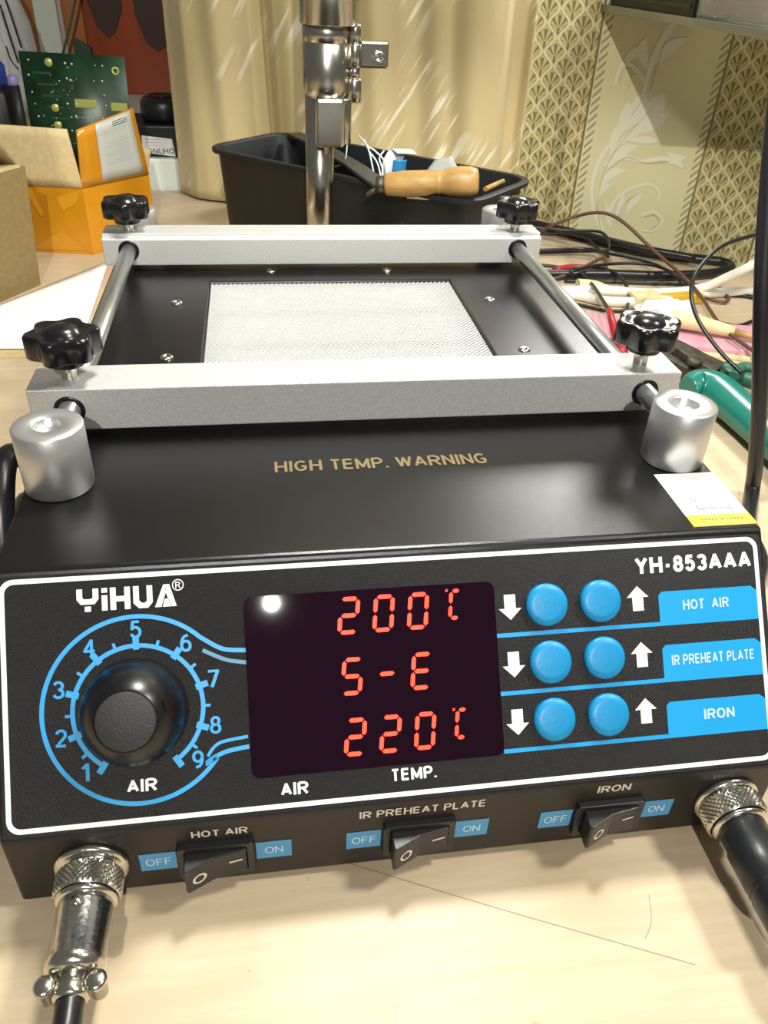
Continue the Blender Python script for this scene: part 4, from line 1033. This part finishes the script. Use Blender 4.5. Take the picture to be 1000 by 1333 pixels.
# ================================================================== STAND COLUMN
sx_, sy_ = 10.4, 480.0
sd = thing('stand_column', 'polished steel stand column with a clamp sleeve in front of the tool caddy', 'stand', (sx_, sy_, -TB))
XS = lambda p: Vector((sx_ + p.x, sy_ + p.y, p.z))
obj('base_flange', MB().lathe([(0, -TB), (30, -TB), (30, -TB+5), (27, -TB+7), (13, -TB+8), (12, -TB+14), (0, -TB+14)], XS, 40), M['chrome'], sd)
obj('tube', MB().lathe([(0, -TB+10), (11, -TB+10), (11, 66), (0, 66)], XS, 40), M['chrome'], sd)
obj('lower_socket', MB().box((6, sy_-20, 30), (28, sy_+8, 64)), M['chrome'], sd, 2.5)
obj('socket_cheek', MB().lathe([(0, 31), (7, 31), (7.5, 32), (7.5, 62), (7, 63), (0, 63)], lambda p: Vector((27.2 + p.x, sy_ - 6 + p.y, p.z)), 20), M['chrome'], sd)
obj('sleeve', MB().lathe([(0, 60), (13.5, 60), (16.5, 65), (17.8, 70), (17.8, 98), (17.2, 98.4), (17.2, 99.4), (17.8, 100), (17.8, 112), (0, 112)], lambda p: Vector((16.0 + p.x, sy_ + p.y, p.z)), 40), M['chrome'], sd)
obj('upper_tube', MB().lathe([(0, 110), (21.5, 110), (22, 110.6), (22, 330), (0, 330)], lambda p: Vector((18.5 + p.x, sy_ + p.y, p.z)), 40), M['chrome'], sd)
for z0, z1, r in ((60, 76, 5.5), (76, 83, 4.2), (83, 99, 5.6), (99, 111, 4.4)):
    obj('hinge_knuckle', MB().lathe([(0, z0), (r-.6, z0), (r, z0+.8), (r, z1-.8), (r-.6, z1), (0, z1)], lambda p: Vector((36.5 + p.x, sy_ - 6 + p.y, p.z)), 20), M['chrome'], sd)
lg = obj('clamp_lug', MB().box((40, sy_-12, 83.5), (61, sy_-4, 101)), M['chrome'], sd, 1.5)
obj('lug_screw', MB().lathe([(0, 0), (4.4, 0), (4.4, 1.6), (3.6, 2.4), (1.6, 2.5), (1.4, 1.6), (0, 1.6)], lambda p: Vector((53 + p.x, sy_ - 12 - p.z, 91 + p.y)), 20), M['nickel'], lg)

# ================================================================== TOOL CADDY
cA, cB, cC, cD = Vector((-80, 623, 0)), Vector((123, 434, 0)), Vector((194, 517, 0)), Vector((-9, 703, 0))
cc_ = (cA+cB+cC+cD)/4; ux = (cB-cA).normalized(); uy = Vector((-ux.y, ux.x, 0)); CL = (cB-cA).length + 16; CW = (cC-cB).length + 8
RZ = -2.0
cdy = thing('tool_caddy', 'black plastic tool caddy with a flared rim and grey strap handle', 'caddy', (cc_.x, cc_.y, -TB))
def rl(L, W, r, z, n=6): return [cc_ + ux*p[0] + uy*p[1] + Vector((0, 0, z)) for p in rr2(-L/2, L/2, -W/2, W/2, r, n)]
sh = MB().loops([rl(CL-26, CW-26, 14, -TB), rl(CL-24, CW-24, 15, -TB+2), rl(CL-11, CW-11, 21, RZ-6), rl(CL-9, CW-9, 22, RZ-4), rl(CL, CW, 25, RZ-3.5), rl(CL, CW, 25, RZ-0.5), rl(CL-2, CW-2, 24, RZ), rl(CL-12, CW-12, 20, RZ), rl(CL-15, CW-15, 19, RZ-2), rl(CL-28, CW-28, 13, -TB+4)], smooth=True)
so = obj('bin', sh, M['caddy'], cdy); e_ = so.modifiers.new('edge', 'EDGE_SPLIT'); e_.split_angle = math.radians(40)
# strap handle running from the rear corner to the front rim
hs_, he_ = pz(383, 174, RZ+2), pz(506, 247, RZ+1)
hd = (he_-hs_).normalized(); hn = Vector((-hd.y, hd.x, 0))
ho = obj('strap_handle', MB().loops([[p + hn*w + Vector((0, 0, z)) for w, z in ((-8, -1.5), (-8, 1.2), (8, 1.2), (8, -1.5))] for p in (hs_, hs_.lerp(he_, .3) + Vector((0, 0, 3)), hs_.lerp(he_, .7) + Vector((0, 0, 3)), he_)]), M['caddy_grey'], cdy, 0.6)
hw = [hs_.lerp(he_, .05), hs_.lerp(he_, .86), hs_.lerp(he_, .72) + Vector((0, 0, -74)), hs_.lerp(he_, .16) + Vector((0, 0, -74))]
obj('handle_wall', MB().loops([[p + hn*w + Vector((0, 0, -1)) for p in hw] for w in (-1.5, 1.5)]), M['caddy'], cdy)
da, db = hs_.lerp(he_, .52), cC.lerp(cD, .42) + Vector((0, 0, 0))
dd = (db-da).normalized(); dn = Vector((-dd.y, dd.x, 0))
obj('divider', MB().loops([[Vector((p.x, p.y, 0)) + dn*w + Vector((0, 0, z)) for w, z in ((-1, -80), (-1, -20), (1, -20), (1, -80))] for p in (da, db - dd*6)]), M['caddy_grey'], cdy)
# wooden handled tool resting in the caddy
t0, t1 = pz(502, 240, 2), pz(622, 236, 10)
ta = (t1-t0).normalized(); tx = ta.cross(Vector((0, 0, 1))).normalized(); ty = tx.cross(ta)
TL = (t1-t0).length
wt = thing('wooden_handle_tool', 'turned wooden tool handle lying in the black caddy', 'tool', tuple(t0 - Vector((0, 0, 10))))
XW = lambda p: t0 + ta*p.z + tx*p.x + ty*p.y
obj('handle', MB().lathe([(0, 0), (7.8, 0), (8.6, 2), (9.8, TL*.2), (9.6, TL*.45), (8.6, TL*.56), (9.2, TL*.58), (9.2, TL*.60), (8.8, TL*.62), (10.6, TL*.68), (11.6, TL*.82), (11.0, TL*.93), (9.0, TL), (6.5, TL+.8), (0, TL+.2)], XW, 28), M['wood_tool'], wt)
obj('ferrule', MB().lathe([(0, -7), (6.2, -7), (6.8, -6), (6.8, 1), (0, 1)], XW, 20), M['old_steel'], wt)
obj('shank', MB().lathe([(0, -16), (2.4, -15), (2.8, -7), (0, -7)], lambda p: XW(p) - Vector((0, 0, max(0, -p.z)*0.5)), 10), M['old_steel'], wt)
# things poking out of the caddy
rbn = [pz(508, 236, -8), py(512, 205, pz(512, 236, -8).y+6), py(520, 190, pz(512, 236, -8).y+8)]
def band(P, w, th=0.4):
    C = catmull([Vector(p) for p in P], 6)
    def fn(a, b):
        i = min(len(C)-1, int(round(b*(len(C)-1)))); return C[i] + Vector((w*(a-.5), 0, 0))
    return MB().sheet(fn, 2, len(C)-1, th)
yr = pz(512, 236, -8).y
rbb = thing('ribbon_cable', 'white flat ribbon cable with a blue end behind the wooden handle', 'ribbon cable', tuple(rbn[0]))
obj('ribbon', band([py(512, 245, yr+20), py(510, 215, yr+20), py(520, 195, yr+24), py(530, 200, yr+14)], 17), M['ribbon'], rbb)
obj('ribbon_end', band([py(519, 224, yr+17), py(521, 208, yr+16)], 12), M['ribbon_blue'], rbb)
wb = thing('wire_bundle', 'pale thin wires looping out of the caddy beside the steel column', 'wires', tuple(pz(490, 240, -20)))
yw = pz(490, 240, -10).y
for a, b, c, d in (((490, 245), (484, 212), (478, 190), (466, 176)), ((498, 246), (492, 214), (480, 196), (474, 182)), ((503, 246), (502, 214), (490, 198), (478, 190)), ((494, 246), (498, 222), (494, 206), (500, 196))):
    obj('wire', MB().tube([py(*a, yw+10), py(*b, yw+14), py(*c, yw+18), py(*d, yw+24)], 0.75, 6, 8), M['ribbon'], wb)
obj('wire', MB().tube([py(452, 186, yw+40), py(450, 205, yw+34), py(444, 214, yw+30), py(436, 217, yw+28)], 0.7, 6, 8), M['ribbon'], wb)
bg = obj('film_scrap', sheet4([py(552, 226, yr+30), py(598, 222, yr+12), py(588, 203, yr+24), py(566, 208, yr+34)], 0.4, 4), M['film'], None, at=tuple(pz(570, 226, -10)))
tag(bg, 'crumpled translucent film scrap sticking up behind the wooden handle', 'film')
pe = thing('marker_pen', 'white pen with a red end along the front rim of the caddy', 'pen', tuple(pz(540, 256, -8)))
pa_, pb_ = pz(530, 253, -5), pz(572, 256, -5); pc_ = pz(584, 256, -5)
obj('barrel', MB().tube([pa_, pb_], 3.2, 12, 1), M['pen'], pe); obj('cap', MB().tube([pb_, pc_], 3.0, 12, 1, r1=2.0), M['red_plastic'], pe)
pe2 = obj('wooden_stick', MB().tube([pz(632, 246, -5), pz(655, 236, -4)], 2.2, 8, 1), M['wood_tool'], None, at=tuple(pz(640, 242, -6)))
tag(pe2, 'thin light stick lying on the caddy rim past the handle end', 'stick')
cp_ = thing('green_connector', 'small teal connector lying in the caddy beside the handle ferrule', 'connector', tuple(pz(492, 238, -14)))
q_ = pz(492, 238, -12); obj('connector', MB().box((q_.x-9, q_.y-5, -20), (q_.x+9, q_.y+5, -11)), M['teal'], cp_, 1)

# ================================================================== RIGHT SIDE
def wire(name, pts, r, m, label, cat='wire', group=None, n=8, sub=8):
    P = [tp(*p) for p in pts]
    o = obj(name, MB().tube(P, r, n, sub), m, None, at=(P[0].x, P[0].y, -TB))
    return tag(o, label, cat, group)
# heavy black power cable looped along the rear of the bench
wire('power_cable', [(672, 287, 5), (705, 294, 5), (770, 311, 5), (830, 327, 5), (900, 336, 5), (940, 341, 5), (951, 349, 5), (925, 356, 5), (860, 359, 5), (790, 357, 5), (720, 357, 5), (690, 356, 5)], 4.6, M['cable_black'], 'thick black power cable looped along the back edge of the bench', 'cable', None, 12)
wire('power_cable', [(672, 285, 13), (690, 289, 13), (760, 305, 13), (830, 322, 12), (905, 336, 12)], 3.6, M['cable_black'], 'second black cable lying on top of the thick loop by the wall', 'cable')
for pts, lb2 in (([(690, 304, 4), (755, 308, 5), (780, 325, 4), (792, 334, 4)], 'thin black lead leaving the far clamp bar just below the thick loop'),
            ([(690, 330, 3), (760, 327, 4), (792, 330, 15), (840, 340, 16), (872, 354, 14), (892, 374, 2)], 'long thin black lead sagging under the arched brown wire'),
            ([(690, 326, 7), (760, 324, 9), (792, 326, 16), (784, 303, 26), (740, 300, 24), (690, 296, 24)], 'thin black lead doubling back over the thick loop'),
            ([(742, 354, 14), (780, 345, 14), (830, 343, 14), (865, 350, 14), (900, 371, 2)], 'thin black lead bridging the front strand of the thick loop'),
            ([(735, 366, 2), (790, 367, 2), (850, 369, 2), (910, 371, 2), (960, 380, 2)], 'thin black lead lying between the thick loop and the white cables'),
            ([(690, 344, 2), (715, 346, 2), (740, 350, 2)], 'short black lead beside the dark red probe sleeve')):
    wire('test_lead', pts, 1.5, M['cable_black'], lb2, 'wire', 'thin black test leads behind the station')
wire('test_lead', [(720, 352, 4), (770, 348, 6), (800, 355, 9), (817, 375, 8), (817, 398, 4), (805, 420, 3), (795, 450, 3)], 1.6, M['cable_black'], 'black lead curving down behind the right front clamp knob', 'wire')
wire('test_lead', [(735, 352, 4), (755, 355, 7), (772, 372, 12), (787, 395, 20), (793, 405, 22)], 1.7, M['cable_black'], 'black lead entering the red clip sleeve', 'wire')
wire('thin_cable', [(966, 486, 26), (938, 458, 34), (912, 422, 46), (901, 392, 58), (902, 366, 68), (916, 342, 76), (945, 318, 84), (1000, 303, 88), (1060, 300, 90)], 1.5, M['cable_black'], 'dark thin cable arching high over the pliers', 'wire')
wire('brown_wire', [(672, 318, 10), (692, 308, 20), (720, 293, 35), (760, 279, 48), (790, 278, 52), (815, 292, 46), (850, 325, 30), (890, 360, 18), (912, 385, 10), (940, 425, 12), (985, 460, 11), (1060, 512, 2)], 1.6, M['brown_wire'], 'brown single wire rising in an arch against the wallpaper', 'wire')
wire('brown_wire', [(715, 365, 3), (745, 355, 6), (775, 340, 10), (785, 336, 12), (790, 345, 10), (783, 350, 6), (778, 346, 5)], 1.7, M['brown_wire'], 'short red brown wire bent over the black leads', 'wire')
wire('brown_wire', [(905, 382, 3), (925, 390, 3), (945, 393, 3), (948, 386, 3), (935, 382, 3)], 1.4, M['brown_wire'], 'brown wire loop lying under the white cables', 'wire')
rcl = thing('probe_sleeve', 'dark red probe sleeve lying among the black leads', 'probe', tuple(tp(745, 350)))
obj('sleeve', MB().tube([tp(722, 353, 4), tp(745, 348, 5), tp(770, 349, 5)], 4.0, 10, 4, r1=2.6), M['red_plastic'], rcl)
obj('tip', MB().tube([tp(770, 349, 5), tp(785, 350, 5)], 1.4, 8, 1), M['nickel'], rcl)
for pts, lb2 in (([(700, 380, 7), (780, 378, 7), (850, 382, 7), (910, 376, 9), (945, 362, 22), (985, 342, 40), (1060, 295, 70)], 'white cable bending up towards the upright black cable'),
               ([(640, 392, 4.5), (735, 383, 4.5), (790, 392, 4.5), (850, 392, 4.5), (920, 382, 4.5), (990, 380, 4.5), (1080, 384, 4.5)], 'white cable lying straight across the bench behind the clamp knob')):
    wire('white_cable', pts, 4.4, M['white_cable'], lb2, 'cable', None, 12)
wire('test_lead', [(750, 396, 2), (800, 405, 2), (850, 400, 2)], 1.6, M['cable_black'], 'short black lead lying over the pink strip', 'wire')
wire('test_lead', [(935, 420, 2), (962, 424, 2), (990, 414, 3), (1040, 400, 3)], 1.6, M['cable_black'], 'black lead curling beside the upright black cable', 'wire')
wire('test_lead', [(940, 384, 2), (975, 386, 2), (1010, 397, 2)], 2.0, M['cable_black'], 'black lead passing under the straight white cable', 'wire')
# pink strip
pk_ = thing('plastic_strip', 'pink plastic strip lying across the bench behind the pliers', 'strip', tuple(tp(860, 440)))
A_, B_, C_, D_ = tp(690, 410, 0), tp(1050, 440, 0), tp(1050, 475, 0), tp(690, 440, 0)
obj('strip', MB().prism([(p.x, p.y) for p in (A_, B_, C_, D_)], -TB, -TB+7, lambda p: p), M['pink'], pk_, 1.0)
obj('strip_edge', MB().prism([(p.x, p.y) for p in (D_, C_, C_ + Vector((0, -5, 0)), D_ + Vector((0, -5, 0)))], -TB, -TB+3, lambda p: p), M['cream_tube'], pk_, 0.6)
# cream tube with tapered nozzle and the tissue wrapped round it
tu = thing('glue_tube', 'cream tube tapering to a brown nozzle lying on the pink strip', 'tube', tuple(tp(920, 425)))
ta0, ta1, ta2, ta3 = tp(842, 408, 16), tp(905, 420, 16), tp(955, 432, 13), tp(1010, 446, 11)
obj('tube_body', MB().tube([ta0, ta1, ta2], 8.5, 14, 4, r1=4.6), M['cream_tube'], tu)
obj('nozzle', MB().tube([ta2, ta3], 3.2, 10, 2, r1=1.6), M['wood_tool'], tu)
ti = tp(872, 410, 16)
def tissue(a, b):
    th = 2*PI*a; ph = PI*b; n = noise.noise(Vector((4*math.cos(th)*math.sin(ph), 4*math.sin(th)*math.sin(ph), 4*math.cos(ph)+3)))*0.35
    return Vector((ti.x - 4 + 27*(1+n)*math.sin(ph)*math.cos(th), ti.y + 14*(1+n)*math.sin(ph)*math.sin(th), max(-TB+7.2, ti.z + 12*(1+n)*math.cos(ph))))
o = obj('tissue_wad', MB().grid(tissue, 28, 16), M['tissue'], None, at=(ti.x, ti.y, -TB+7)); tag(o, 'white crumpled tissue wad wrapped on the cream tube', 'tissue')
yt = thing('tape_piece', 'yellow tape wrapped block under the white cables', 'tape', tuple(tp(885, 393)))
q_ = tp(885, 396); obj('block', MB().box((q_.x-20, q_.y-2, -TB), (q_.x+22, q_.y+16, -TB+9)), M['yellow_tape'], yt, 1.5)
o = obj('cream_wedge', MB().tube([tp(752, 372, 8), tp(775, 372, 8), tp(800, 380, 5)], 6.5, 10, 4, r1=3), M['cream_tube'], None, at=tuple(tp(752, 372))); tag(o, 'cream pointed piece beside the start of the white cables', 'wedge')
o = obj('cream_block', MB().box((tp(825, 402).x, tp(825, 402).y, -TB), (tp(862, 402).x, tp(825, 402).y+18, -TB+11)), M['cream_tube'], None, 1.5, at=tuple(tp(840, 402))); tag(o, 'yellowish block between the white cables and the tissue', 'block')
# red crocodile clip behind the right front knob
rk_ = thing('crocodile_clip', 'red sleeved crocodile clip behind the right front clamp knob', 'clip', tuple(tp(800, 440)))
obj('clip_sleeve', MB().tube([tp(793, 404, 22), tp(797, 418, 20), tp(802, 436, 14), tp(812, 462, 6)], 2.6, 10, 4, r1=4.0), M['red_plastic'], rk_)
obj('clip_jaw', MB().tube([tp(810, 456, 6), tp(822, 476, 5)], 2.6, 8, 1, r1=1.2), M['nickel'], rk_)
# pliers
pli = thing('pliers', 'old steel pliers with teal and dark green grips beside the station', 'pliers', tuple(tp(930, 500)))
def flatbar(pts, w, h0, h1, w1=None):
    P = [tp(u, v, (h0+h1)/2) for u, v in pts]; C = catmull(P, 4) if len(P) > 2 else P; n = len(C); L = []
    for i, p in enumerate(C):
        t = (C[min(i+1, n-1)] - C[max(i-1, 0)]); t.z = 0; t.normalize(); nn = Vector((-t.y, t.x, 0)); ww = (w + ((w1 or w)-w)*i/(n-1))/2
        L.append([Vector((p.x, p.y, 0)) + nn*s*ww + Vector((0, 0, -TB+z)) for s, z in ((-1, h0), (-1, h1), (1, h1), (1, h0))])
    return MB().loops(L)
obj('jaw', flatbar([(850, 440), (880, 455), (912, 474), (940, 488)], 9, 6, 17, 22), M['old_steel'], pli, 1.2)
obj('jaw', flatbar([(862, 466), (890, 480), (915, 490)], 8, 2, 11, 16), M['old_steel'], pli, 1.2)
pv = tp(905, 470, 17); obj('pivot', MB().lathe([(0, -TB+15), (5.5, -TB+15), (5.5, -TB+18.2), (4.5, -TB+18.8), (0, -TB+18.8)], lambda p: Vector((pv.x + p.x, pv.y + p.y, p.z)), 18), M['old_steel'], pli)
def grip(pts, rs, m, zf=0.8):
    P = [tp(u, v, h) for u, v, h in pts]; C = catmull(P, 8); n = len(C); L = []; RR = catmull([Vector((r, 0, 0)) for r in rs], 8)
    for i, p in enumerate(C):
        t = (C[min(i+1, n-1)] - C[max(i-1, 0)]).normalized(); a = t.cross(Vector((0, 0, 1))).normalized(); b = a.cross(t); r = RR[i].x
        L.append([p + a*r*math.cos(2*PI*k/18) + b*r*zf*math.sin(2*PI*k/18) for k in range(18)])
    return MB().loops(L, True)
obj('grip', grip([(895, 506, 12.5), (912, 503, 13), (935, 511, 13), (965, 536, 13), (1000, 568, 13), (1050, 616, 13)], (9, 13.5, 14, 13, 12, 10), M['teal'], 0.88), M['teal'], pli)
obj('grip', grip([(940, 482, 16), (962, 488, 16), (990, 498, 16), (1040, 520, 14)], (8, 8.5, 8, 7), M['green_grip']), M['green_grip'], pli)
obj('grip_guard', MB().tube([tp(955, 490, 23), tp(966, 478, 24), tp(982, 480, 24)], 3.6, 10, 4), M['green_grip'], pli)
# ---- glass shelf on the wall, things on it
M['rail'] = mat('dull_rail', (0.30, 0.32, 0.30), 0.25, metal=0.8)
SHZ = 112.0
sa = pz(784, 8, SHZ); sb = pz(1000, 42, SHZ)
edge_n = (sb-sa).normalized()
shf = thing('wall_shelf', 'thin glass shelf on the wallpapered wall over the cables', 'shelf', tuple(wl(150, SHZ, 10)))
s_in = wl(41, 0, 0.5); f_dir = (sb-sa); f_dir.z = 0; f_dir.normalize()
p_a = Vector((s_in.x, s_in.y, 0)); p_b = p_a + f_dir*300; p_d = wl(640, 0, 0.5); p_c = p_d + f_dir*300
obj('shelf_pane', MB().prism([(p.x, p.y) for p in (p_a, p_b, p_c, p_d)], SHZ, SHZ+5, lambda p: p), M['glass'], shf, 0.4)
en = Vector((-f_dir.y, f_dir.x, 0))
if en.x > 0: en = -en
obj('edge_rail', MB().prism([(p.x, p.y) for p in (p_a, p_b, p_b + en*1.6, p_a + en*1.6)], SHZ-0.5, SHZ+6, lambda p: p), M['rail'], shf, 0.3)
def shelf_pt(a, b): return p_a + f_dir*a - en*b     # a from wall, b inwards
def shelf_box(name, a0, a1, b0, b1, h, m, label, cat, partname):
    c = shelf_pt((a0+a1)/2, (b0+b1)/2); t = thing(name, label, cat, (c.x, c.y, SHZ+5))
    obj(partname, MB().prism([(p.x, p.y) for p in (shelf_pt(a0, b0), shelf_pt(a1, b0), shelf_pt(a1, b1), shelf_pt(a0, b1))], SHZ+5, SHZ+5+h, lambda p: p), m, t, 1.0)
    return t
db_ = shelf_box('instrument_case', 8, 165, 5, 90, 55, M['dark_box'], 'black instrument case standing on the glass shelf', 'case', 'case')
cb0 = shelf_pt(8, 5); cb1 = shelf_pt(165, 5)
obj('case_rib', MB().prism([(p.x, p.y) for p in (shelf_pt(10, 4), shelf_pt(163, 4), shelf_pt(163, 5), shelf_pt(10, 5))], SHZ+12, SHZ+15, lambda p: p), M['gloss_black'], db_)
dr = shelf_box('parts_drawer', 175, 285, 4, 80, 4, M['clear'], 'clear plastic drawer of brown parts on the glass shelf', 'drawer', 'drawer_base')
for a0, a1, b0, b1 in ((175, 285, 4, 6), (175, 285, 78, 80), (175, 177.5, 6, 78), (282.5, 285, 6, 78)):
    obj('drawer_side', MB().prism([(p.x, p.y) for p in (shelf_pt(a0, b0), shelf_pt(a1, b0), shelf_pt(a1, b1), shelf_pt(a0, b1))], SHZ+9, SHZ+45, lambda p: p), M['clear'], dr)
fo = obj('parts_fill', MB().prism([(p.x, p.y) for p in (shelf_pt(190, 10), shelf_pt(262, 10), shelf_pt(262, 70), shelf_pt(190, 70))], SHZ+9.2, SHZ+38, lambda p: p), M['brown_fill'], dr, 2)
